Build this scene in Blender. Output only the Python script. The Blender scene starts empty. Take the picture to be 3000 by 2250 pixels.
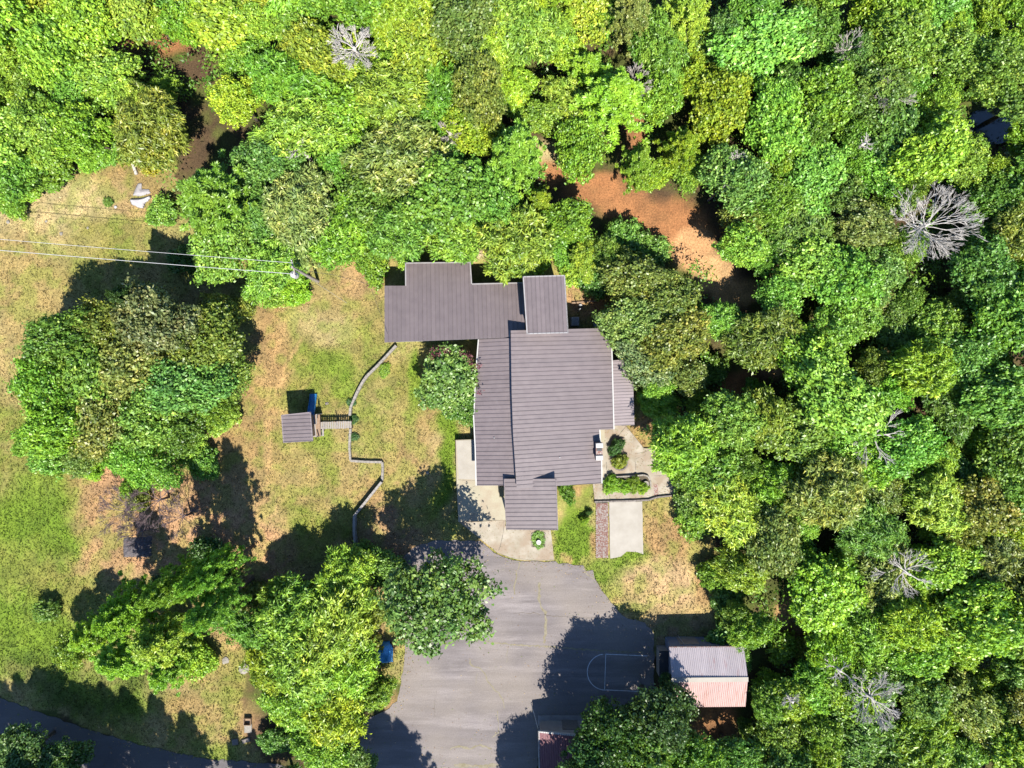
import bpy, math, random
import numpy as np
from mathutils import Vector, Matrix, Euler

# ------------------------------------------------------------------ camera, sky, sun, exposure
scene = bpy.context.scene
COL = scene.collection
H = 70.0                 # flying height of the camera over the yard, metres
PPM = 29.0               # photograph pixels per metre on the ground
cam_d = bpy.data.cameras.new("camera")
cam = bpy.data.objects.new("camera", cam_d)
COL.objects.link(cam)
cam.location = (0, 0, H)
cam.rotation_euler = (0, 0, 0)
cam_d.sensor_width = 36.0
cam_d.lens = 36.0 * H / (3000.0 / PPM)
cam_d.clip_start = 1.0
cam_d.clip_end = 5000.0
scene.camera = cam

SUN_EL, SUN_AZ = math.radians(55.0), math.radians(15.0)   # azimuth: from south towards east
sun_from = Vector((math.sin(SUN_AZ) * math.cos(SUN_EL), -math.cos(SUN_AZ) * math.cos(SUN_EL), math.sin(SUN_EL)))
world = bpy.data.worlds.new("World")
scene.world = world
world.use_nodes = True
wn = world.node_tree
sky = wn.nodes.new("ShaderNodeTexSky")
sky.sky_type = 'NISHITA'
sky.sun_disc = False
sky.sun_elevation = SUN_EL
sky.sun_rotation = math.radians(165.0)
sky.altitude = 200
sky.ozone_density = 8.0
sky.dust_density = 0.3
bg = wn.nodes["Background"]
bg.inputs[1].default_value = 0.10
wn.links.new(sky.outputs[0], bg.inputs[0])
sun_d = bpy.data.lights.new("sun", 'SUN')
sun_d.energy = 5.0
sun_d.angle = math.radians(0.5)
sun_d.color = (1.0, 0.95, 0.86)
sun_o = bpy.data.objects.new("sun", sun_d)
COL.objects.link(sun_o)
sun_o.location = sun_from * 200
sun_o.rotation_euler = sun_from.to_track_quat('Z', 'Y').to_euler()
vs = scene.view_settings
vs.view_transform = 'Standard'
vs.look = 'None'
vs.gamma = 1.0
vs.exposure = 1.85
vs.use_curve_mapping = False

rng = np.random.default_rng(7)
random.seed(7)

# ------------------------------------------------------------------ picture measurements -> metres
def P(x, y, z=0.0):
    """photograph position (3000 wide) of something standing at height z -> world x, y"""
    k = (H - z) / H / PPM
    return ((x - 1500.0) * k, (1125.0 - y) * k)
S = 3000.0 / 2212.0
def Q(x, y, z=0.0):
    return P(x * S, y * S, z)
def ray_plane(x, y, pl):
    """where the sight line of a photograph position meets the sloping plane z = a + b*X + c*Y"""
    a, b, c = pl
    dx, dy = (x - 1500.0) / PPM / H, (1125.0 - y) / PPM / H      # per metre of drop
    t = (H - a) / (1.0 + b * dx + c * dy)
    X, Y = dx * t, dy * t
    return (X, Y, a + b * X + c * Y)

# ------------------------------------------------------------------ numpy noise
_lat = rng.random((12, 256, 256))
def vnoise(x, y, scale, seed=0):
    g = _lat[seed % 12]
    x = np.asarray(x) / scale + 31.7 * seed; y = np.asarray(y) / scale + 17.3 * seed
    xi = np.floor(x).astype(int); yi = np.floor(y).astype(int)
    fx = x - xi; fy = y - yi
    fx = fx * fx * (3 - 2 * fx); fy = fy * fy * (3 - 2 * fy)
    a = g[xi % 256, yi % 256]; b = g[(xi + 1) % 256, yi % 256]
    c = g[xi % 256, (yi + 1) % 256]; d = g[(xi + 1) % 256, (yi + 1) % 256]
    return (a * (1 - fx) + b * fx) * (1 - fy) + (c * (1 - fx) + d * fx) * fy
def fbm(x, y, scale, seed=0, oct=4):
    s = 0; a = 0.5; t = 0
    for i in range(oct):
        s = s + a * vnoise(x, y, scale / 2 ** i, seed + i); t += a; a *= 0.55
    return s / t
def in_poly(x, y, poly):
    x = np.asarray(x); y = np.asarray(y)
    r = np.zeros(x.shape, bool); n = len(poly)
    for i in range(n):
        x0, y0 = poly[i]; x1, y1 = poly[(i + 1) % n]
        if y0 == y1: continue
        c = ((y0 > y) != (y1 > y)) & (x < (x1 - x0) * (y - y0) / (y1 - y0) + x0)
        r ^= c
    return r
def seg_dist(x, y, pts):
    d = np.full(np.shape(x), 1e9)
    for (x0, y0), (x1, y1) in zip(pts[:-1], pts[1:]):
        vx, vy = x1 - x0, y1 - y0
        t = np.clip(((x - x0) * vx + (y - y0) * vy) / (vx * vx + vy * vy + 1e-9), 0, 1)
        d = np.minimum(d, np.hypot(x - x0 - t * vx, y - y0 - t * vy))
    return d

# ------------------------------------------------------------------ materials
KA = 0.465         # real-world reflectance of the colours below, which were read off a bright picture
def ka(c): return tuple(x * KA for x in c)
def mat(name):
    m = bpy.data.materials.new(name); m.use_nodes = True
    nt = m.node_tree
    return m, nt, nt.nodes["Principled BSDF"]
def N(nt, t, **kw):
    n = nt.nodes.new(t)
    for k, v in kw.items(): setattr(n, k, v)
    return n
def noise_node(nt, scale, detail=5, rough=0.6, coord='Object', vec=None):
    tn = N(nt, "ShaderNodeTexNoise")
    tn.inputs["Scale"].default_value = scale
    tn.inputs["Detail"].default_value = detail
    tn.inputs["Roughness"].default_value = rough
    if vec is None:
        tc = N(nt, "ShaderNodeTexCoord"); vec = tc.outputs[coord]
    nt.links.new(vec, tn.inputs["Vector"])
    return tn
def ramp(nt, fac, stops):
    r = N(nt, "ShaderNodeValToRGB")
    cr = r.color_ramp
    while len(cr.elements) < len(stops): cr.elements.new(0.5)
    for e, (p, c) in zip(cr.elements, stops):
        e.position = p; e.color = (*c, 1) if len(c) == 3 else c
    nt.links.new(fac, r.inputs[0])
    return r
def mixc(nt, fac, a, b, mode='MIX'):
    m = N(nt, "ShaderNodeMix", data_type='RGBA', blend_type=mode)
    for i, v in ((0, fac), (6, a), (7, b)):
        if hasattr(v, "is_output"): nt.links.new(v, m.inputs[i])
        elif i == 0: m.inputs[0].default_value = v
        else: m.inputs[i].default_value = (*v, 1)
    return m.outputs[2]
def bump(nt, bsdf, h, strength=0.3, dist=0.02):
    b = N(nt, "ShaderNodeBump"); b.inputs["Strength"].default_value = strength; b.inputs["Distance"].default_value = dist
    nt.links.new(h, b.inputs["Height"]); nt.links.new(b.outputs[0], bsdf.inputs["Normal"])
def noisy(name, c0, c1, scale, rough=0.8, detail=6, c2=None, scale2=None, bmp=0.2, spec=0.3, stretch=None):
    c0, c1 = ka(c0), ka(c1); c2 = ka(c2) if c2 else None
    m, nt, b = mat(name)
    tc = N(nt, "ShaderNodeTexCoord"); vec = tc.outputs["Object"]
    if stretch:
        mp = N(nt, "ShaderNodeMapping"); mp.inputs["Scale"].default_value = stretch
        nt.links.new(vec, mp.inputs[0]); vec = mp.outputs[0]
    t = noise_node(nt, scale, detail, 0.65, vec=vec)
    r = ramp(nt, t.outputs[0], [(0.3, c0), (0.7, c1)])
    out = r.outputs[0]
    if c2:
        t2 = noise_node(nt, scale2, 4, 0.6, vec=vec)
        r2 = ramp(nt, t2.outputs[0], [(0.44, (0, 0, 0)), (0.60, (1, 1, 1))])
        out = mixc(nt, r2.outputs[0], out, c2)
    nt.links.new(out, b.inputs["Base Color"])
    b.inputs["Roughness"].default_value = rough
    b.inputs["Specular IOR Level"].default_value = spec
    if bmp: bump(nt, b, t.outputs[0], bmp)
    return m
def metal_roof(name, c0, c1, rough=0.42, rust=None, rustamt=0.0, stretch=(1, 1, 1)):
    c0, c1 = ka(c0), ka(c1); rust = ka(rust) if rust else None
    m, nt, b = mat(name)
    tc = N(nt, "ShaderNodeTexCoord")
    mp = N(nt, "ShaderNodeMapping"); mp.inputs["Scale"].default_value = stretch
    nt.links.new(tc.outputs["Object"], mp.inputs[0])
    t = noise_node(nt, 1.2, 6, 0.7, vec=mp.outputs[0])
    r = ramp(nt, t.outputs[0], [(0.25, c0), (0.75, c1)])
    oi = N(nt, "ShaderNodeObjectInfo")
    mr = N(nt, "ShaderNodeMapRange"); mr.inputs[3].default_value = 0.93; mr.inputs[4].default_value = 1.06
    nt.links.new(oi.outputs["Random"], mr.inputs[0])
    mul = N(nt, "ShaderNodeVectorMath", operation='SCALE')
    nt.links.new(r.outputs[0], mul.inputs[0]); nt.links.new(mr.outputs[0], mul.inputs["Scale"])
    out = mul.outputs[0]
    if rust:
        t2 = noise_node(nt, 0.9, 7, 0.75, vec=mp.outputs[0])
        r2 = ramp(nt, t2.outputs[0], [(0.62 - rustamt * 0.25, (0, 0, 0)), (0.78 - rustamt * 0.2, (1, 1, 1))])
        out = mixc(nt, r2.outputs[0], out, rust)
    nt.links.new(out, b.inputs["Base Color"])
    t3 = noise_node(nt, 2.5, 4, 0.6)
    mr3 = N(nt, "ShaderNodeMapRange"); mr3.inputs[3].default_value = rough - 0.1; mr3.inputs[4].default_value = rough + 0.18
    nt.links.new(t3.outputs[0], mr3.inputs[0]); nt.links.new(mr3.outputs[0], b.inputs["Roughness"])
    b.inputs["Specular IOR Level"].default_value = 0.45
    bump(nt, b, t3.outputs[0], 0.08, 0.05)
    return m

M = {}
M['roof'] = metal_roof("mauve_steel", (0.145, 0.116, 0.117), (0.195, 0.158, 0.157))
M['roof_light'] = metal_roof("pale_mauve_steel", (0.215, 0.176, 0.182), (0.27, 0.226, 0.23))
M['shed_n'] = metal_roof("galvanised_steel_stained", (0.38, 0.335, 0.355), (0.50, 0.44, 0.455), 0.5, (0.32, 0.17, 0.165), 0.25, (3.0, 0.5, 1))
M['shed_s'] = metal_roof("galvanised_steel_rusty", (0.34, 0.195, 0.18), (0.43, 0.285, 0.265), 0.55, (0.28, 0.10, 0.065), 0.35, (4.0, 0.35, 1))
M['shed_red'] = metal_roof("dark_red_steel", (0.13, 0.03, 0.045), (0.19, 0.05, 0.06), 0.5, (0.25, 0.12, 0.08), 0.2, (3.0, 0.5, 1))
M['trim'] = noisy("grey_trim", (0.30, 0.28, 0.28), (0.40, 0.38, 0.37), 3.0, 0.6, bmp=0)
M['white'] = noisy("white_paint", (0.42, 0.41, 0.39), (0.52, 0.51, 0.49), 4.0, 0.6, bmp=0.05)
M['siding'] = noisy("cream_siding", (0.40, 0.38, 0.33), (0.48, 0.46, 0.41), 2.0, 0.75)
M['bluewall'] = noisy("slate_blue_siding", (0.17, 0.20, 0.28), (0.24, 0.27, 0.36), 2.0, 0.75)
M['taupe'] = noisy("taupe_siding", (0.28, 0.24, 0.22), (0.40, 0.36, 0.33), 1.5, 0.8)
M['glass'] = mat("window_glass")[0]
_b = M['glass'].node_tree.nodes["Principled BSDF"]; _b.inputs["Base Color"].default_value = (0.03, 0.04, 0.05, 1); _b.inputs["Roughness"].default_value = 0.06
M['wood'] = noisy("weathered_wood", (0.22, 0.20, 0.18), (0.40, 0.37, 0.34), 5.0, 0.85, stretch=(6, 1, 1))
M['brownwood'] = noisy("brown_wood", (0.20, 0.13, 0.08), (0.34, 0.23, 0.15), 5.0, 0.85)
M['bark'] = noisy("bark", (0.07, 0.05, 0.035), (0.16, 0.12, 0.09), 6.0, 0.95, bmp=0.6)
M['palebark'] = noisy("pale_bark", (0.30, 0.265, 0.23), (0.50, 0.455, 0.40), 6.0, 0.95, bmp=0.4)
M['deadwood'] = noisy("bleached_dead_wood", (0.42, 0.385, 0.35), (0.60, 0.56, 0.51), 6.0, 0.9, bmp=0.3)
M['pole'] = noisy("pole_wood", (0.22, 0.18, 0.15), (0.42, 0.37, 0.32), 5.0, 0.9)
M['blue'] = noisy("blue_plastic", (0.02, 0.13, 0.32), (0.03, 0.20, 0.45), 3.0, 0.4, bmp=0)
M['tarpblue'] = noisy("blue_tarp", (0.04, 0.28, 0.62), (0.10, 0.42, 0.78), 4.0, 0.45, bmp=0.3)
M['tarpwhite'] = noisy("white_tarp", (0.38, 0.37, 0.39), (0.50, 0.49, 0.50), 3.0, 0.6, bmp=0.4)
M['tarpgrey'] = noisy("grey_tarp", (0.28, 0.26, 0.27), (0.38, 0.36, 0.36), 3.0, 0.7, bmp=0.4)
M['brick'] = noisy("red_brick", (0.19, 0.08, 0.06), (0.28, 0.15, 0.12), 9.0, 0.9, c2=(0.38, 0.34, 0.31), scale2=7.0, bmp=0.3)
M['stone'] = noisy("pale_stone", (0.20, 0.18, 0.15), (0.36, 0.33, 0.29), 5.0, 0.9, bmp=0.4)
M['darkstone'] = noisy("dark_stone", (0.13, 0.11, 0.10), (0.24, 0.21, 0.19), 5.0, 0.9, bmp=0.4)
M['rubber'] = noisy("black_rubber", (0.02, 0.02, 0.02), (0.05, 0.05, 0.05), 8.0, 0.7)
M['metalgrey'] = noisy("grey_metal", (0.32, 0.33, 0.34), (0.45, 0.46, 0.47), 5.0, 0.45, bmp=0)
M['dark'] = noisy("dark_metal", (0.03, 0.03, 0.035), (0.06, 0.06, 0.065), 5.0, 0.6, bmp=0)
M['wire'] = noisy("pale_cable", (0.46, 0.46, 0.47), (0.56, 0.56, 0.56), 1.0, 0.4, bmp=0)
M['paint'] = noisy("worn_white_paint", (0.50, 0.52, 0.55), (0.78, 0.79, 0.80), 3.0, 0.7, bmp=0)
M['conc'] = noisy("beige_concrete", (0.28, 0.25, 0.20), (0.36, 0.325, 0.27), 0.9, 0.9, c2=(0.25, 0.21, 0.16), scale2=0.35, bmp=0.12)
M['conc_white'] = noisy("pale_concrete", (0.32, 0.29, 0.245), (0.40, 0.37, 0.32), 0.8, 0.85, bmp=0.1)
M['conc_deck'] = noisy("cream_concrete", (0.34, 0.305, 0.215), (0.41, 0.375, 0.275), 0.5, 0.85, c2=(0.34, 0.28, 0.20), scale2=0.45, bmp=0.1)
M['conc_old'] = noisy("stained_concrete", (0.28, 0.24, 0.175), (0.43, 0.385, 0.315), 0.75, 0.92, c2=(0.30, 0.235, 0.17), scale2=0.5, bmp=0.2)
M['weed'] = noisy("weed_filled_crack", (0.17, 0.145, 0.08), (0.27, 0.24, 0.18), 3.0, 0.95, bmp=0.3)
M['crackdark'] = noisy("dark_crack", (0.10, 0.085, 0.07), (0.20, 0.17, 0.14), 3.0, 0.95, bmp=0)

def asphalt(name, c0, c1, streak):
    c0, c1, streak = ka(c0), ka(c1), ka(streak)
    m, nt, b = mat(name)
    tc = N(nt, "ShaderNodeTexCoord")
    big = noise_node(nt, 0.22, 5, 0.6, vec=tc.outputs["Object"])
    mp = N(nt, "ShaderNodeMapping"); mp.inputs["Scale"].default_value = (0.16, 1.3, 1); mp.inputs["Rotation"].default_value = (0, 0, 0.12)
    nt.links.new(tc.outputs["Object"], mp.inputs[0])
    st = noise_node(nt, 1.0, 6, 0.65, vec=mp.outputs[0])
    fine = noise_node(nt, 9.0, 3, 0.7, vec=tc.outputs["Object"])
    r = ramp(nt, big.outputs[0], [(0.3, c0), (0.7, c1)])
    rs = ramp(nt, st.outputs[0], [(0.35, (0, 0, 0)), (0.68, (1, 1, 1))])
    f = N(nt, "ShaderNodeMath", operation='MULTIPLY'); f.inputs[1].default_value = 0.8
    nt.links.new(rs.outputs[0], f.inputs[0])
    o = mixc(nt, f.outputs[0], r.outputs[0], streak)
    pale = noise_node(nt, 0.42, 7, 0.72, vec=mp.outputs[0])
    rp = ramp(nt, pale.outputs[0], [(0.50, (0, 0, 0)), (0.72, (0.75, 0.75, 0.75))])
    o = mixc(nt, rp.outputs[0], o, tuple(x * 1.55 for x in c1))
    bg_ = noise_node(nt, 0.11, 3, 0.5, vec=tc.outputs["Object"])
    rb = ramp(nt, bg_.outputs[0], [(0.42, (0, 0, 0)), (0.6, (0.6, 0.6, 0.6))])
    o = mixc(nt, rb.outputs[0], o, (c1[0] * 1.02, c1[1] * .98, c1[2] * .84))
    rf = ramp(nt, fine.outputs[0], [(0.3, (0.80, 0.80, 0.80)), (0.7, (1.12, 1.12, 1.12))])
    o = mixc(nt, 1.0, o, rf.outputs[0], 'MULTIPLY')
    nt.links.new(o, b.inputs["Base Color"])
    b.inputs["Roughness"].default_value = 0.88
    b.inputs["Specular IOR Level"].default_value = 0.3
    bump(nt, b, fine.outputs[0], 0.25, 0.01)
    return m
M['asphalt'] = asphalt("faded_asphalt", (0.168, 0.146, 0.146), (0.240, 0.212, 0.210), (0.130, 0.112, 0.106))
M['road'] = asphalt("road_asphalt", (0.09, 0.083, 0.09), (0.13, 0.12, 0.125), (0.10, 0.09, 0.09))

# ground: the colour of each kind of ground cover is stored on the sheet, grain comes from noise
def ground_material():
    m, nt, b = mat("ground_cover")
    at = N(nt, "ShaderNodeAttribute", attribute_name="cover")
    tc = N(nt, "ShaderNodeTexCoord")
    f = noise_node(nt, 6.5, 4, 0.9, vec=tc.outputs["Object"])
    g = noise_node(nt, 0.7, 5, 0.65, vec=tc.outputs["Object"])
    r = ramp(nt, f.outputs[0], [(0.32, (0.42, 0.40, 0.33)), (0.50, (1.0, 1.0, 1.0)), (0.68, (1.6, 1.56, 1.5))])
    r2 = ramp(nt, g.outputs[0], [(0.3, (0.85, 0.82, 0.80)), (0.7, (1.12, 1.12, 1.08))])
    o = mixc(nt, 1.0, at.outputs["Color"], r.outputs[0], 'MULTIPLY')
    o = mixc(nt, 1.0, o, r2.outputs[0], 'MULTIPLY')
    nt.links.new(o, b.inputs["Base Color"])
    b.inputs["Roughness"].default_value = 0.95
    b.inputs["Specular IOR Level"].default_value = 0.15
    bump(nt, b, f.outputs[0], 0.6, 0.06)
    return m
M['ground'] = ground_material()
def grass_material():
    m, nt, b = mat("grass_blades")
    at = N(nt, "ShaderNodeAttribute", attribute_name="cover")
    nt.links.new(at.outputs["Color"], b.inputs["Base Color"])
    b.inputs["Roughness"].default_value = 0.7
    b.inputs["Specular IOR Level"].default_value = 0.2
    return m
M['grass'] = grass_material()
def leaf_material(name, gloss=0.42, trans=0.36):
    m, nt, b = mat(name)
    oi = N(nt, "ShaderNodeObjectInfo")
    at = N(nt, "ShaderNodeAttribute", attribute_name="tone")
    r = ramp(nt, at.outputs["Fac"], [(0.0, (0.42, 0.50, 0.45)), (0.45, (0.95, 1.0, 0.9)), (0.8, (1.40, 1.28, 1.15)), (1.0, (2.1, 1.65, 2.0))])
    o = mixc(nt, 1.0, oi.outputs["Color"], r.outputs[0], 'MULTIPLY')
    tc = N(nt, "ShaderNodeTexCoord")
    hn = noise_node(nt, 0.45, 3, 0.6, vec=tc.outputs["Object"])
    hr = ramp(nt, hn.outputs[0], [(0.3, (0.80, 0.90, 0.85)), (0.5, (1.04, 1, 0.95)), (0.7, (1.34, 1.12, 0.95))])
    o = mixc(nt, 1.0, o, hr.outputs[0], 'MULTIPLY')
    nt.links.new(o, b.inputs["Base Color"])
    b.inputs["Roughness"].default_value = 0.45
    b.inputs["Specular IOR Level"].default_value = gloss
    tr = N(nt, "ShaderNodeBsdfTranslucent")
    y = mixc(nt, 1.0, o, (1.25, 1.15, 0.5), 'MULTIPLY')
    nt.links.new(y, tr.inputs[0])
    mx = N(nt, "ShaderNodeMixShader"); mx.inputs[0].default_value = trans
    nt.links.new(b.outputs[0], mx.inputs[1]); nt.links.new(tr.outputs[0], mx.inputs[2])
    nt.links.new(mx.outputs[0], nt.nodes["Material Output"].inputs[0])
    return m
M['leaf'] = leaf_material("leaves")
M['maroon'] = noisy("maroon_leaf_tips", (0.10, 0.02, 0.03), (0.22, 0.06, 0.07), 5.0, 0.6, bmp=0)

# ------------------------------------------------------------------ mesh building
WLOC = {}
def tag(o, label=None, cat=None, group=None, kind=None):
    if label: o["label"] = label
    if cat: o["category"] = cat
    if group: o["group"] = group
    if kind: o["kind"] = kind
    return o
def empty(name, loc, label=None, cat=None, group=None):
    o = bpy.data.objects.new(name, None); COL.objects.link(o)
    o.location = loc; o.empty_display_size = 0.5
    WLOC[o.name] = Vector(loc)
    return tag(o, label, cat, group)
class MB:
    def __init__(s): s.v = []; s.f = []
    def add(s, vs, fs):
        n = len(s.v); s.v.extend([tuple(p) for p in vs]); s.f.extend([tuple(i + n for i in f) for f in fs]); return s
    def box(s, c, size, rz=0.0, rot=None):
        hx, hy, hz = size[0] / 2, size[1] / 2, size[2] / 2
        R = rot if rot is not None else Matrix.Rotation(rz, 3, 'Z')
        vs = [Vector(c) + R @ Vector((x * hx, y * hy, z * hz)) for x in (-1, 1) for y in (-1, 1) for z in (-1, 1)]
        return s.add(vs, [(0, 1, 3, 2), (4, 6, 7, 5), (0, 4, 5, 1), (2, 3, 7, 6), (0, 2, 6, 4), (1, 5, 7, 3)])
    def bbox(s, c, size, rz=0.0, bev=0.02):
        """box with a chamfered top rim"""
        hx, hy, hz = size[0] / 2, size[1] / 2, size[2] / 2
        R = Matrix.Rotation(rz, 3, 'Z'); vs = []
        for (ix, z) in ((0, -hz), (0, hz - bev), (bev, hz)):
            for sx, sy in ((-1, -1), (1, -1), (1, 1), (-1, 1)):
                vs.append(Vector(c) + R @ Vector((sx * (hx - ix), sy * (hy - ix), z)))
        fs = [(3, 2, 1, 0), (8, 9, 10, 11)]
        for l in (0, 4):
            for i in range(4): fs.append((l + i, l + (i + 1) % 4, l + 4 + (i + 1) % 4, l + 4 + i))
        return s.add(vs, fs)
    def prism(s, poly, zb, zt):
        """poly of (x,y) counter-clockwise; zb, zt numbers or functions of (x,y)"""
        fb = zb if callable(zb) else (lambda x, y: zb); ft = zt if callable(zt) else (lambda x, y: zt)
        n = len(poly)
        vs = [(x, y, fb(x, y)) for x, y in poly] + [(x, y, ft(x, y)) for x, y in poly]
        fs = [tuple(range(n - 1, -1, -1)), tuple(range(n, 2 * n))] + [(i, (i + 1) % n, n + (i + 1) % n, n + i) for i in range(n)]
        return s.add(vs, fs)
    def tube(s, pts, rad, k=6, caps=True):
        pts = [Vector(p) for p in pts]; n = len(pts)
        r = rad if isinstance(rad, (list, tuple)) else [rad] * n
        vs = []; fs = []
        for i, p in enumerate(pts):
            d = (pts[min(i + 1, n - 1)] - pts[max(i - 1, 0)])
            if d.length < 1e-6: d = Vector((0, 0, 1))
            d.normalize()
            a = d.cross(Vector((0, 0, 1)) if abs(d.z) < 0.95 else Vector((1, 0, 0))).normalized(); b = d.cross(a)
            for j in range(k):
                t = 2 * math.pi * j / k
                vs.append(p + (a * math.cos(t) + b * math.sin(t)) * r[i])
        for i in range(n - 1):
            for j in range(k):
                fs.append((i * k + j, i * k + (j + 1) % k, (i + 1) * k + (j + 1) % k, (i + 1) * k + j))
        if caps: fs.append(tuple(range(k - 1, -1, -1))); fs.append(tuple((n - 1) * k + j for j in range(k)))
        return s.add(vs, fs)
    def lathe(s, c, prof, k=20):
        """prof: list of (radius, z)"""
        vs = []; fs = []
        for r, z in prof:
            for j in range(k):
                t = 2 * math.pi * j / k; vs.append((c[0] + r * math.cos(t), c[1] + r * math.sin(t), c[2] + z))
        for i in range(len(prof) - 1):
            for j in range(k):
                fs.append((i * k + j, i * k + (j + 1) % k, (i + 1) * k + (j + 1) % k, (i + 1) * k + j))
        return s.add(vs, fs)
    def build(s, name, m, parent=None, smooth=False):
        off = WLOC.get(parent.name, Vector((0, 0, 0))) if parent else Vector((0, 0, 0))
        me = bpy.data.meshes.new(name)
        me.from_pydata([tuple(Vector(p) - off) for p in s.v], [], s.f)
        me.materials.append(m)
        if smooth: me.polygons.foreach_set("use_smooth", [True] * len(me.polygons))
        me.update()
        o = bpy.data.objects.new(name, me); COL.objects.link(o)
        if parent:
            o.parent = parent; WLOC[o.name] = off
        else: WLOC[o.name] = Vector((0, 0, 0))
        return o
def ccw(poly):
    a = sum(poly[i][0] * poly[(i + 1) % len(poly)][1] - poly[(i + 1) % len(poly)][0] * poly[i][1] for i in range(len(poly)))
    return poly if a > 0 else poly[::-1]
def clip(poly, nx, ny, d):
    """keep the side nx*x+ny*y >= d"""
    out = []; n = len(poly)
    for i in range(n):
        a, b = poly[i], poly[(i + 1) % n]
        da, db = nx * a[0] + ny * a[1] - d, nx * b[0] + ny * b[1] - d
        if da >= 0: out.append(a)
        if (da >= 0) != (db >= 0):
            t = da / (da - db); out.append((a[0] + t * (b[0] - a[0]), a[1] + t * (b[1] - a[1])))
    return out
def offset(poly, d):
    """shrink a counter-clockwise polygon by d"""
    n = len(poly); out = []
    for i in range(n):
        p0, p1, p2 = Vector(poly[i - 1]), Vector(poly[i]), Vector(poly[(i + 1) % n])
        a = (p1 - p0).normalized(); b = (p2 - p1).normalized()
        na, nb = Vector((-a.y, a.x)), Vector((-b.y, b.x))
        m = (na + nb); l = m.length
        m = m / l if l > 1e-6 else na
        c = max(0.35, m.dot(na))
        q = p1 + m * (d / c); out.append((q.x, q.y))
    return out
def ragged(poly, amp=0.08, step=0.5, seed=1):
    out = []; n = len(poly); r = random.Random(seed)
    for i in range(n):
        a, b = Vector(poly[i]), Vector(poly[(i + 1) % n]); L = (b - a).length
        k = max(1, int(L / step))
        nn = Vector((-(b - a).y, (b - a).x)).normalized()
        for j in range(k):
            p = a.lerp(b, j / k) + (nn * r.uniform(-amp, amp) if j else Vector((0, 0)))
            out.append((p.x, p.y))
    return out

# ------------------------------------------------------------------ outlines on the ground (photograph positions)
def zz(ox, oy, k, pts): return [(ox + x / k, oy + y / k) for x, y in pts]
Z1 = lambda *p: zz(1050, 650, 2.4578, p)
Z2 = lambda *p: zz(1250, 1150, 2.4578, p)
Z3 = lambda *p: zz(1050, 1575, 2.4578, p)
def G(pts, z=0.0): return ccw([P(x, y, z) for x, y in pts])
drive_px = Z3((420, 60), (560, 20), (880, 25), (975, 110), (1040, 140), (1110, 162), (1200, 172), (1300, 172), (1420, 170), (1440, 190), (1620, 200), (1640, 240), (1690, 235), (1700, 290), (1740, 360), (1800, 440),
              (1870, 530), (1930, 580), (2060, 610), (2130, 700), (2130, 1130), (2000, 1230), (1330, 1330), (1280, 1700), (1040, 1720), (640, 1720), (520, 1700), (240, 1700), (60, 1640), (10, 1520), (0, 1400), (60, 1300), (190, 1250), (280, 1180), (300, 1080), (325, 930), (335, 760), (330, 500), (300, 300), (330, 130))
apron_px = Z2((232, 934), (375, 930), (566, 918), (566, 960), (890, 975), (900, 1040), (918, 1208), (800, 1212), (700, 1208), (600, 1190), (510, 1155), (470, 1120), (330, 1010), (250, 945))
deck_px = Z2((208, 342), (420, 335), (420, 600), (600, 600), (600, 915), (565, 917), (228, 932), (215, 640))
patio_px = Z2((1225, 262), (1345, 235), (1435, 240), (1565, 402), (1640, 395), (1700, 460), (1815, 555), (1830, 600), (1848, 728), (1660, 748), (1610, 768), (1480, 772), (1210, 782), (1195, 640), (1180, 600), (1180, 300))
slab_px = Z2((1314, 790), (1552, 784), (1560, 1165), (1520, 1150), (1440, 1145), (1400, 1180), (1322, 1196))
brick_px = Z2((1216, 796), (1312, 792), (1318, 1192), (1216, 1190))
road_px = [(-400, 1850), (0, 2045), (250, 2135), (420, 2185), (600, 2222), (800, 2238), (1000, 2270), (1300, 2290), (1300, 2400), (900, 2380), (600, 2350), (330, 2300), (120, 2220), (0, 2150), (-400, 1960)]
hard_px = [drive_px, apron_px, deck_px, patio_px, slab_px, brick_px, road_px]

# ------------------------------------------------------------------ ground
straw = np.array((0.315, 0.240, 0.095)); paleS = np.array((0.430, 0.345, 0.175)); lawn = np.array((0.135, 0.215, 0.020)); olive = np.array((0.205, 0.200, 0.048))
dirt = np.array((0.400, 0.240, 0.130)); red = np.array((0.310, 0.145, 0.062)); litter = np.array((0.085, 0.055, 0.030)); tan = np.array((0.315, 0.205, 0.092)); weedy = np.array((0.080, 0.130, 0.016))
west_clear = [(-200, 560), (40, 540), (180, 470), (340, 455), (500, 470), (520, 600), (720, 760), (960, 760), (1120, 700), (1300, 720), (1700, 720), (1850, 1000), (2000, 1240), (2060, 1500), (2130, 1750), (2120, 1880),
              (1980, 1900), (1500, 2000), (1100, 2000), (900, 1700), (760, 1800), (680, 2100), (780, 2230), (560, 2230), (420, 2180), (250, 2130), (0, 2040), (-200, 1960)]
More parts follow.
